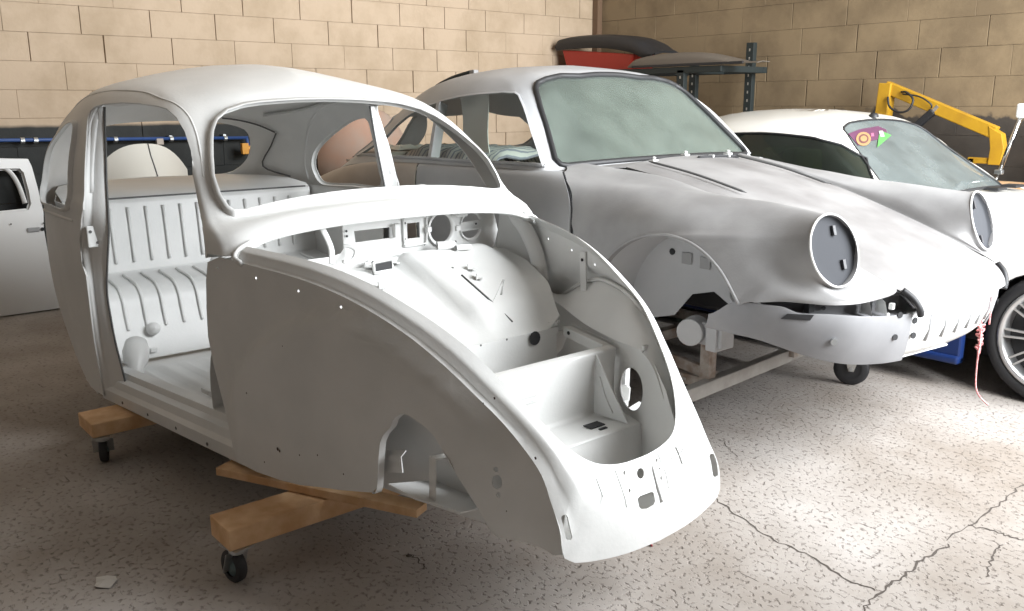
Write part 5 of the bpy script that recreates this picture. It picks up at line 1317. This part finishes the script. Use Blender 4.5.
MB().bar((1.98, WY - .6, .33), (1.98, WY + .6, .33), .08, .22).build('front_bumper', WP, wcar, bevel=.03)
grid_obj('tail', [[Vector((-2.47, WY + h, z)) for h in (-.5, 0, .5)] for z in (.22, .5, .68)], WP, wcar, .004)
MB().bar((-2.2, WY, .24), (1.0, WY, .24), 1.45, .03).build('floor_pan', M['black'], wcar)
# wheels: tyre, polished rim lip, ten slim double spokes
def road_wheel(x, y, s, parent):
    c = Vector((x, y, .312)); d = Vector((0, s, 0)); w = MB().lathe([(-.20, .25), (-.205, .285), (-.19, .306), (-.16, .312), (-.04, .312), (-.012, .306), (0, .288), (-.002, .262), (-.012, .25)], c, d, 44).build('wheel', M['black'], parent, smooth=True)
    MB().lathe([(-.012, .252), (-.001, .250), (.0, .240), (-.006, .228), (-.03, .222), (-.15, .215)], c, d, 44).build('rim', M['alloy'], w, smooth=True)
    MB().lathe([(-.075, .0001), (-.075, .22)], c, d, 32).build('brake_disc', M['dark_hole'], w, merge=1e-5)
    MB().lathe([(-.055, .055), (-.03, .055), (-.022, .045), (-.022, .0001)], c, d, 24).build('hub', M['alloy'], w, smooth=True, merge=1e-5)
    for k in range(10):
        a = 2 * math.pi * k / 10; u = Vector((math.cos(a), 0, math.sin(a))); t = Vector((-math.sin(a), 0, math.cos(a)))
        sp_ = MB()
        for q in (-.012, .012): sp_.bar(c + u * .045 + t * q * .8 - d * .035, c + u * .228 + t * q * 1.5 - d * .018, .009, .016, up=d)
        sp_.build('spoke', M['alloy'], w)
for x in (1.18, -1.14):
    for s in (-1, 1): road_wheel(x, WY + s * .848, s, wcar)
# cage, seat pads, stickers
CB = mat('cage_blue', (.02, .06, .30), .4); CY_ = mat('pad_yellow', (.55, .38, .05), .7)
def cage(pts, m, r=.02): MB().tube(spline([Vector((x, WY + y, z)) for x, y, z in pts], 6), r, 8).build('cage_tube', m, wcar, smooth=True)
cage([(-.55, -.62, .35), (-.56, -.62, .8), (-.60, -.52, 1.13), (-.62, 0, 1.2), (-.60, .52, 1.13), (-.56, .62, .8), (-.55, .62, .35)], CB)
cage([(-.58, -.55, 1.08), (-.2, -.58, .84), (.1, -.62, .6)], CB); cage([(-.60, -.50, 1.1), (-1.0, -.40, .85), (-1.4, -.35, .6)], CB)
cage([(.15, -.64, .35), (.13, -.62, .84), (-.12, -.50, 1.14), (-.58, -.48, 1.15)], CB)
MB().bar((-.40, WY - .35, .35), (-.46, WY - .35, 1.10), .32, .09, up=(1, 0, 0)).build('seat', CY_, wcar, bevel=.03)
MB().bar((-.40, WY + .35, .35), (-.46, WY + .35, 1.00), .40, .10, up=(1, 0, 0)).build('seat', M['black'], wcar, bevel=.03)
def decal(name, px, m, d):
    P = [wout(w_px(*p), d) for p in px]; c = wout(w_px(sum(p[0] for p in px) / len(px), sum(p[1] for p in px) / len(px)), d + .001)
    mesh_obj(name, P + [c], [(i, (i + 1) % len(P), len(P)) for i in range(len(P))], m, wcar, smooth=False)
decal('sticker_strip', [(848, 134), (860, 129.5), (878, 126.5), (886, 130), (887, 138), (872, 141), (858, 146)], mat('sticker_plum', (.10, .035, .075), .5), .003)
decal('sticker', [(863 + 7.5 * math.cos(a), 139.5 + 7 * math.sin(a)) for a in [2 * math.pi * k / 16 for k in range(16)]], mat('sticker_ochre', (.28, .17, .08), .5), .005)
decal('sticker', [(863 + 5 * math.cos(a), 139.5 + 4.6 * math.sin(a)) for a in [2 * math.pi * k / 16 for k in range(16)]], mat('sticker_plum2', (.11, .045, .045), .5), .006)
decal('sticker', [(863 + 3.4 * math.cos(a), 139.5 + 3 * math.sin(a)) for a in [2 * math.pi * k / 16 for k in range(16)]], bpy.data.materials['sticker_ochre'], .007)
decal('sticker', [(870, 134), (873, 133.5), (873.5, 137), (870.5, 137.5)], mat('sticker_pink', (.30, .10, .17), .5), .006)
decal('sticker', [(879, 131), (890, 129.5), (891, 136), (881, 138)], mat('sticker_green', (.08, .24, .07), .5), .006)
decal('sticker', [(878, 132), (882, 131.5), (884, 137.5), (880, 138)], mat('sticker_white', (.36, .36, .35), .5), .007)
p = wout(w_px(873, 118.5), .006); MB().lathe([(0, .03), (.015, .028), (.028, .015), (.028, .0001)], p, (0, 0, 1), 12).build('roof_aerial', M['black'], wcar, smooth=True)

# ================================================================== things by the back wall
# loose white door, standing against the block wall
DXb, DXt = -4.00, -4.10
def dplane(y, z, off=0.0): return Vector((lerp(DXb, DXt, z / 1.05) + off, y, z))
def dpx(u, v):
    x = -4.05
    for _ in range(4): p = at_x(u, v, x); x = lerp(DXb, DXt, p.z / 1.05)
    return (p.y, p.z)
edge_r = [dpx(*p) for p in [(58.8, 306.5), (51.5, 278), (44.5, 249), (41, 228), (41, 211), (35.3, 187), (29.4, 166), (26, 159)]]
dout = [(-1.16, .012), (edge_r[0][0], .012)] + edge_r[1:] + [(-.60, 1.03), (-.85, 1.0), (-1.03, .90), (-1.14, .70), (-1.18, .55)]
dwin = [dpx(*p) for p in [(27, 209), (29.5, 203), (27, 190), (22, 172), (18, 168)]] + [(-.60, .965), (-.80, .93), (-.93, .86), (-1.02, .76), (-1.06, .66)]
ldoor = thing('car_door', 'loose white-painted rounded car door standing against the dark painted block wall at the left edge', 'car door', loc=(-4.0, -.7, 0))
skin = panel('door_skin', lambda a, b: dplane(a, b, .05 + .02 * math.sin(math.pi * min(1, max(0, b / .7)))), dout, [dwin], M['door_white'], ldoor, step=.05, solid=.004, flip=False, lips=[(.012, .03)], lipname='window_flange')
rim = [dplane(a, b, .05 + .02 * math.sin(math.pi * min(1, max(0, b / .7)))) for a, b in dout]
grid_obj('door_edge', [rim + [rim[0]], [p - Vector((.055, 0, 0)) for p in rim + [rim[0]]]], M['door_white'], ldoor, .003, smooth=False)
P = [dplane(*dpx(*p), .03) for p in [(0, 166), (9, 172), (17, 184), (24, 203)]]
MB().tube(spline(P, 4), .018, 8, flat=.5).build('vent_frame', M['door_white'], ldoor, smooth=True)
hp_ = dplane(*dpx(31, 228.5), .072); MB().box(hp_, (.012, .075, .03)).build('handle_recess', M['primer_side'], skin, bevel=.005)
disc('key_hole', dplane(*dpx(40, 228), .068), (1, 0, 0), .012, M['dark_hole'], skin, .004, 10)
for u, v in ((8.5, 223), (40.8, 222)): disc('trim_hole', dplane(*dpx(u, v), .072), (1, 0, 0), .005, M['dark_hole'], skin, .003, 8)

# blue pipe along the wall
pipe = thing('wall_pipe', 'thin blue pipe clipped along the dark lower part of the back wall', 'pipe', loc=(-4.13, 0, 1.12))
MB().tube([Vector((-4.13, -1.4, 1.148)), Vector((-4.13, -.42, 1.136)), Vector((-4.13, 1.28, 1.108))], .012, 10).build('tube', M['blue'], pipe, smooth=True)
for y in (-1.0, -.29, -.21, .30, .69, 1.1): MB().lathe([(-.012, .020), (.012, .020)], Vector((-4.13, y, 1.133 - .0165 * (y + .42))), (0, 1, -.0165), 12).box(Vector((-4.165, y, 1.133)), (.06, .02, .012)).build('pipe_clip', M['zinc'], pipe)
MB().box((-4.13, .605, 1.098), (.03, .05, .045)).build('junction_block', M['beige'], pipe, bevel=.004)
MB().tube([Vector((-4.13, 1.27, 1.108)), Vector((-4.13, 1.28, 1.05)), Vector((-4.13, 1.26, 1.00))], .014, 8).build('tube', M['blue'], pipe, smooth=True)
vlv = thing('valve', 'small orange valve at the end of the blue wall pipe', 'valve', loc=(-4.1, 1.25, .98))
MB().lathe([(-.04, .0001), (-.04, .03), (.04, .03), (.04, .0001)], Vector((-4.09, 1.25, 1.015)), (0, 1, .2), 6).box((-4.06, 1.22, 1.03), (.03, .05, .08)).build('valve_body', mat('orange_enamel', (.72, .33, .04), .45), vlv)
MB().box((-4.04, 1.27, 1.015), (.02, .03, .03)).build('valve_handle', bpy.data.materials['orange_enamel'], vlv, bevel=.004)

# domed bonnet standing upright on the floor behind the white shell
db = thing('spare_bonnet', 'pale domed car bonnet with centre crease, seen through the rear window of the white shell', 'car bonnet', loc=(-3.5, .33, 0))
rows = []
for i in range(15):
    r = []
    for j in range(21):
        t = -1 + 2 * j / 20
        top = 1.105 - .19 * abs(t) ** 2.6 - .0
        z = lerp(.02, top, i / 14); wv = .31 - .10 * (1 - i / 14)
        x = -3.62 + .16 * (1 - t * t) * math.sin(math.pi * (.25 + .6 * i / 14)) - .22 * sstep(.6, 1, i / 14) ** 2 * .6
        r.append(Vector((x, .34 + t * wv, z)))
    rows.append(r)
dome = grid_obj('bonnet_skin', rows, mat('cream_primer', (.66, .64, .58), .5), db, .005)
MB().tube([rows[i][11] + Vector((.003, .0, 0)) for i in range(4, 15)], .004, 6).build('centre_crease', M['seam'], dome, smooth=True)

# orange-primed rounded wing behind the coupe
pw = thing('spare_wing', 'rounded car wing in orange primer standing behind the tail of the grey coupe', 'car wing', loc=(-3.5, 1.95, 0))
rows = []
for i in range(13):
    a = math.radians(-70 + 165 * i / 12)
    r = []
    for j in range(15):
        b = math.radians(8 + 164 * j / 14)
        rr = .36
        r.append(Vector((-3.62 + .26 * math.sin(b) * max(.2, math.cos(a * .6)), 1.98 - .45 * math.cos(b) * math.cos(a * .5) * .9, .93 + .40 * math.sin(a) * (0.35 + .65 * math.sin(b)))))
    rows.append(r)
grid_obj('wing_skin', rows, M['peach'], pw, .005)
MB().bar((-3.66, 1.75, 0), (-3.62, 1.75, .62), .04, .04, up=(1, 0, 0)).bar((-3.66, 2.2, 0), (-3.62, 2.2, .62), .04, .04, up=(1, 0, 0)).build('stand', M['rust'], pw)

# loose items inside the grey coupe
stripe = mat('striped_cloth', (.62, .60, .58), .85)
nt = stripe.node_tree; b_ = nt.nodes['Principled BSDF']; tc = nt.nodes.new('ShaderNodeTexCoord'); wv = nt.nodes.new('ShaderNodeTexWave'); wv.inputs['Scale'].default_value = 9; wv.bands_direction = 'X'; wv.inputs['Distortion'].default_value = 1.2
cr_ = nt.nodes.new('ShaderNodeValToRGB'); cr_.color_ramp.elements[0].position = .12; cr_.color_ramp.elements[0].color = (.30, .30, .36, 1); cr_.color_ramp.elements[1].position = .3; cr_.color_ramp.elements[1].color = (.66, .64, .62, 1)
nt.links.new(tc.outputs['Object'], wv.inputs['Vector']); nt.links.new(wv.outputs['Fac'], cr_.inputs['Fac']); nt.links.new(cr_.outputs['Color'], b_.inputs['Base Color'])
rows = []
for i in range(21):
    x = lerp(-1.98, -1.12, i / 20); r = []
    for j in range(11):
        t = j / 10; y = lerp(1.28, 1.75, t); e = min(1, 6 * t, 6 * (1 - t)) * min(1, 9 * (i / 20) + .2, 12 * (1 - i / 20) + .3)
        r.append(Vector((x, y, 1.026 + .085 * e ** .5 + .010 * math.sin(i * 1.9 + j))))
    rows.append(r)
rows = rows + []
cu = grid_obj('folded_blanket', rows, stripe, None, .010)
tag(cu, 'folded pale striped blanket lying inside the grey coupe behind its side window', 'blanket')
rows = []
for i in range(9):
    u_ = i / 8
    rows.append([Vector((lerp(at_y(460, 97, 1.26).x, at_y(487, 97, 1.26).x, j / 6) + .03 * u_, 1.26 + .012 * math.sin(j * 1.3 + i * .5), lerp(1.415, 1.112, u_))) for j in range(7)])
sh = grid_obj('hanging_sheet', rows, mat('white_card', (.74, .74, .70), .8), None, .004)
tag(sh, 'white card sheet hanging in the open side window of the grey coupe', 'sheet')
def crumple(name, label, cat, c, sx, sy, h, m, seed):
    rr = random.Random(seed); rows = []
    for i in range(9):
        rows.append([Vector((c[0] + sx * (i / 8 - .5) + rr.uniform(-.01, .01), c[1] + sy * (j / 8 - .5) + rr.uniform(-.01, .01), c[2] + h * rr.random() * (1 if 0 < i < 8 and 0 < j < 8 else .2))) for j in range(9)])
    tag(grid_obj(name, rows, m, None, .002, smooth=False), label, cat)
MB().box((-2.16, YC, 1.06), (.36, 1.05, .05)).build('rear_parcel', M['beige'], coupe, bevel=.01)
q = Vector((-2.17, 1.42, 0)); crumple('crumpled_wrap', 'crumpled clear wrapping lying inside the coupe beside the door pillar', 'wrapping', (q.x, q.y, 1.088), .30, .28, .03, mat('clear_wrap', (.70, .68, .64), .4), 5)
q = Vector((-2.14, 1.86, 0)); crumple('cardboard_piece', 'torn brown cardboard piece lying inside the coupe above the striped blanket', 'cardboard', (q.x, q.y, 1.088), .26, .28, .025, mat('cardboard', (.52, .36, .22), .9), 9)
MB().bar((-2.30, YC + .0, 1.026), (-1.0, YC + .0, 1.0), 1.3, .012).build('luggage_shelf', M['beige'], coupe)
P = spline([Vector((-2.52, YC + .1, 1.32)), Vector((-2.46, YC + .12, 1.43)), Vector((-2.28, YC + .14, 1.505)), Vector((-2.08, YC + .16, 1.545))], 5)
el = MB().tube(P, .028, 8, flat=.5).build('engine_lid_edge', M['rack'], coupe, smooth=True)
MB().box(P[-1] + Vector((.02, 0, -.02)), (.05, .04, .09)).build('lid_end', M['primer_grey'], el, bevel=.006)

# ================================================================== corner: shelf rack with spare panels
rk = thing('storage_rack', 'dark green slotted steel rack in the corner carrying spare car panels', 'rack', loc=(-3.0, 4.7, 0))
RY0, RY1, RZ = 4.36, 4.98, 1.63
for x, y, zt in ((-2.38, RY0, RZ), (-2.12, RY1 - .03, 1.86), (-2.72, RY1 - .03, 1.80), (-4.0, RY0, RZ), (-4.0, RY1, RZ), (-3.2, RY0, RZ)):
    up = MB().box((x, y, zt / 2), (.075, .05, zt)).build('rack_post', M['rack'], rk, bevel=.003)
    for k in range(9):
        z = zt - .06 - .07 * k; MB().box((x, y - .0255, z), (.012, .002, .022)).build('slot', M['zinc'], up)
for y in (RY0, RY1 - .03): MB().bar((-4.0, y, RZ), (-1.97, y, RZ), .05, .05).build('rack_beam', M['rack'], rk, bevel=.003)
for x in (-4.0, -2.4, -2.0): MB().bar((x, RY0, RZ), (x, RY1, RZ), .05, .05).build('rack_beam', M['rack'], rk, bevel=.003)
for z in (.5, 1.1): MB().box((-3.0, (RY0 + RY1) / 2, z), (2.0, .55, .03)).build('shelf_board', M['rust'], rk)
ZT = RZ + .026
# rear spoiler: black rubber lip over a red body
sp_ = thing('rear_spoiler', 'red car spoiler with a thick black rubber rim, on the rack in the corner', 'spoiler', loc=(-3.5, 4.5, ZT))
def sp3(u, v, y=4.54): return at_y(u, v, y)
top = [sp3(*p) for p in [(556, 44), (563, 39), (600, 36.5), (632, 40), (646, 48), (655, 53)]]
bot = [sp3(*p) for p in [(556, 51), (565, 49.5), (600, 48), (628, 52), (642, 58), (652, 56)]]
rows = [[Vector((max(p.x, -4.15), 4.54 + .38 * t, p.z + .03 * math.sin(math.pi * t))) for p in spline(top, 4)] for t in (0, .3, .7, 1)]
rows = [[Vector((max(p.x, -4.15), 4.55, p.z)) for p in spline(bot, 4)], [Vector((max(p.x, -4.15), 4.52, (p.z + q.z) / 2)) for p, q in zip(spline(bot, 4), spline(top, 4))]] + rows
grid_obj('rubber_rim', rows, M['black'], sp_, .02, offset=-1)
b0 = [sp3(*p, 4.57) for p in [(562, 50), (568, 68), (628, 68), (634, 54)]]
MB().prism([Vector((max(b0[0].x, -4.12), 4.57, b0[0].z)), Vector((max(b0[1].x, -4.12), 4.57, ZT)), Vector((max(b0[2].x, -4.12), 4.57, ZT)), Vector((max(b0[3].x, -4.12), 4.57, b0[3].z))], (0, .33, 0)).build('spoiler_body', M['red'], sp_, bevel=.01)
# engine lid lying on the rack
lid = thing('engine_lid', 'grey-primed curved engine lid lying across the slotted rack', 'car panel', loc=(-2.4, 4.4, ZT))
lp = [at_y(u, v, 4.40) for u, v in [(633, 66), (640, 60), (655, 56.5), (680, 54), (705, 54), (722, 57), (735, 60), (748, 63), (762, 66.5)]]
lq = [(p.x, max(p.z, ZT + .012)) for p in spline(lp, 4)]
rows = [[Vector((x, 4.335, ZT + .006)) for x, z in lq], [Vector((x, 4.325, lerp(ZT, z, .6))) for x, z in lq], [Vector((x, 4.34, z)) for x, z in lq], [Vector((x, 4.40, z + .012)) for x, z in lq], [Vector((x, 4.50, z + .01)) for x, z in lq]]
ls = grid_obj('lid_skin', rows, mat('brown_grey_primer', (.13, .11, .09), .6), lid, .006)
MB().bar((lp[0].x + .05, 4.335, ZT + .014), (lp[-2].x, 4.335, ZT + .014), .02, .022).build('lid_edge', M['black'], lid, bevel=.003)
disc('lid_knob', at_y(678, 58, 4.40) + Vector((0, -.03, 0)), (0, -1, .2), .018, M['black'], ls, .01, 10)

# ================================================================== yellow workshop crane by the right wall
hoist = thing('workshop_crane', 'yellow workshop crane with hydraulic hose standing by the stained right wall', 'crane', loc=(-.4, 4.8, 0))
Yc_ = 4.84
MB().bar((-.90, Yc_, .06), (-.83, Yc_, 1.50), .095, .095, up=(1, 0, 0)).build('mast', M['yellow'], hoist, bevel=.006)
MB().bar((-.84, Yc_, 1.475), (-.03, Yc_, 1.155), .06, .085).build('boom', M['yellow'], hoist, bevel=.006)
MB().prism([Vector((-.07, Yc_ - .035, 1.20)), Vector((.02, Yc_ - .035, 1.15)), Vector((.045, Yc_ - .035, 1.05)), Vector((.035, Yc_ - .035, .94)), Vector((-.05, Yc_ - .035, .94)), Vector((-.045, Yc_ - .035, 1.05))], (0, .07, 0)).build('boom_end', M['yellow'], hoist, bevel=.004)
MB().bar((.03, Yc_, .965), (-.19, Yc_, .965), .05, .04).bar((-.165, Yc_, .98), (-.165, Yc_, .80), .05, .04, up=(1, 0, 0)).build('tool_bar', M['yellow'], hoist, bevel=.004)
MB().bar((-.60, Yc_ - .02, 1.17), (-.46, Yc_ - .02, 1.30), .05, .05).build('hydraulic_ram', M['black'], hoist, bevel=.008)
MB().bar((-.46, Yc_ - .02, 1.30), (-.43, Yc_ - .02, 1.335), .025, .025).build('ram_rod', M['chrome'], hoist)
P = spline([Vector((-.79, Yc_ - .06, 1.40)), Vector((-.76, Yc_ - .08, 1.33)), Vector((-.68, Yc_ - .09, 1.29)), Vector((-.61, Yc_ - .09, 1.31)), Vector((-.59, Yc_ - .08, 1.38)), Vector((-.65, Yc_ - .06, 1.43)), Vector((-.70, Yc_ - .04, 1.435))], 6)
MB().tube(P, .008, 8).build('hydraulic_hose', M['black'], hoist, smooth=True)
P = spline([Vector((-.68, Yc_ - .06, 1.42)), Vector((-.55, Yc_ - .07, 1.40)), Vector((-.47, Yc_ - .06, 1.35)), Vector((-.47, Yc_ - .04, 1.32))], 6)
MB().tube(P, .006, 8).build('hydraulic_hose', M['black'], hoist, smooth=True)
for s in (-1, 1): MB().bar((-1.0, Yc_ + s * .25, .037), (.7, Yc_ + s * .3, .037), .08, .07).build('base_leg', M['yellow'], hoist, bevel=.006)
MB().bar((-.95, Yc_ - .25, .09), (-.95, Yc_ + .25, .09), .09, .08).build('base_cross', M['yellow'], hoist, bevel=.006)
# propped gas strut and clutter at the right edge
GY = 4.46
gs = thing('prop_rod', 'thin chromed prop rod with white end fitting at the right edge of the photo', 'rod', loc=(.4, 4.46, 0))
a = at_y(1022, 114, GY); b = at_y(999, 172, GY)
MB().tube([b, a], .014, 10).tube([b - (a - b) * ((b.z - .004) / (a.z - b.z)), b], .009, 8).build('rod', M['chrome'], gs, smooth=True)
MB().box(a + Vector((0, 0, .02)), (.06, .05, .09)).build('end_fitting', M['shell_white'], gs, bevel=.012)
MB().box(b, (.05, .04, .03)).build('lower_bracket', M['zinc'], gs, bevel=.006)
bx = thing('tool_cart', 'wooden-topped dark tool cart behind the white coupe at the right edge', 'cart', loc=(.35, 4.75, 0))
MB().box((.30, 4.86, .80), (.80, .34, .035)).build('cart_top', M['pine'], bx, bevel=.004)
MB().box((.30, 4.86, .44), (.72, .30, .66)).build('cart_body', M['rack'], bx, bevel=.01)
for x in (.0, .6):
    for y in (4.76, 4.96): MB().lathe([(-.02, .05), (-.02, .055), (.02, .055), (.02, .05)], (x, y, .055), (0, 1, 0), 16).bar((x, y, .055), (x, y, .12), .03, .02, up=(1, 0, 0)).build('cart_wheel', M['black'], bx)
ty = thing('spare_road_wheel', 'dark spare tyre standing on the tool cart at the right edge', 'tyre', loc=(.55, 4.86, .82))
MB().lathe([(-.07, .15), (-.08, .19), (-.06, .225), (0, .232), (.06, .225), (.08, .19), (.07, .15), (-.07, .15)], Vector((.60, 4.86, 1.052)), (.2, 1, 0), 32).build('tyre', M['black'], ty, smooth=True)
MB().lathe([(-.05, .15), (-.03, .10), (-.03, .0001)], Vector((.60, 4.86, 1.052)), (.2, -1, 0), 24).build('wheel_centre', M['blue_dark'], ty, smooth=True)

# ================================================================== under and in front of the coupe
st = thing('tied_string', 'tangled pink and white string tied to the nose of the grey coupe and hanging down', 'string', loc=(1.12, 2.0, .17))
SYs = 1.985
P = [at_y(u, v, SYs) + Vector((.0, 0, 0)) for u, v in [(974, 318), (976, 332), (978, 345), (977.5, 358), (976, 375), (976, 388), (980, 397), (988, 405)]]
fx = nose_x(SYs - YC) + .012
P = [Vector((max(p.x, fx - .03), p.y, p.z)) for p in P]
MB().tube(spline(P, 5), .0035, 6).build('cord', M['string'], st, smooth=True)
kn = MB(); rr = random.Random(4)
kp = []
for k in range(42):
    t = k / 41; c = along(P, .05 + .30 * (1 - abs(2 * t - 1)))
    kp.append(c + Vector((rr.uniform(-.012, .012), rr.uniform(-.018, .018), rr.uniform(-.012, .012))))
kn.tube(spline(kp, 3), .0035, 5).build('knot', M['string'], st, smooth=True)
lp_ = [at_y(u, v, SYs - .01) for u, v in [(975, 334), (968, 346), (969, 352), (975, 349)]]
MB().tube(spline([Vector((max(p.x, fx - .02), p.y, p.z)) for p in lp_], 5), .003, 5).build('cord', M['string'], st, smooth=True)
lp_ = [at_y(u, v, SYs) for u, v in [(975, 322), (979, 308), (972, 298), (978, 294)]]
MB().tube(spline([Vector((fx, p.y, p.z)) for p in lp_], 5), .003, 5).build('cord', M['string'], st, smooth=True)
lp_ = [at_y(u, v, SYs - .02) for u, v in [(972, 325), (966, 338), (967, 352), (968, 358)]]
MB().tube(spline([Vector((max(p.x, fx - .02), p.y, p.z)) for p in lp_], 5), .003, 5).build('cord', M['string'], st, smooth=True)
# scraps on the floor
q = at_z(106, 583, 0); rr = random.Random(2); V = [Vector((q.x + .035 * math.cos(2 * math.pi * k / 9) * rr.uniform(.5, 1.2), q.y + .04 * math.sin(2 * math.pi * k / 9) * rr.uniform(.5, 1.2), .002 + rr.uniform(0, .010))) for k in range(9)]
o = mesh_obj('paper_scrap', V + [Vector((q.x, q.y, .012))], [(k, (k + 1) % 9, 9) for k in range(9)], M['paper'], None, False, .001); tag(o, 'crumpled pale paper scrap on the dark floor left of the front castor', 'paper')
a, b = at_z(643, 536, .004), at_z(652, 546, .004)
tag(MB().tube([a, a.lerp(b, .5) + Vector((0, .002, 0)), b], .003, 6).build('red_twig', mat('red_plastic', (.25, .01, .02), .5), smooth=True), 'short red stick on the floor by the white front apron', 'stick')
q = at_z(397, 574, 0)
for u, v, r in ((409, 556, .010), (24, 489, .007), (141, 535, .006)):
    p = at_z(u, v, 0)
    V = [Vector((p.x + r * math.cos(2 * math.pi * k / 7) * (1 + .3 * math.sin(k * 2.1)), p.y + r * math.sin(2 * math.pi * k / 7), .001)) for k in range(7)] + [Vector((p.x, p.y, r * .7))]
    tag(mesh_obj('pebble', V, [(k, (k + 1) % 7, 7) for k in range(7)], M['crack'] if u == 409 else M['paper'], None, False), {409: 'dark pebble on the floor below the wheel opening of the white shell', 24: 'pale grit chip on the dark floor at the far left, below the loose door', 141: 'pale grit chip on the dark floor left of the thick timber beam'}[u], 'pebble')
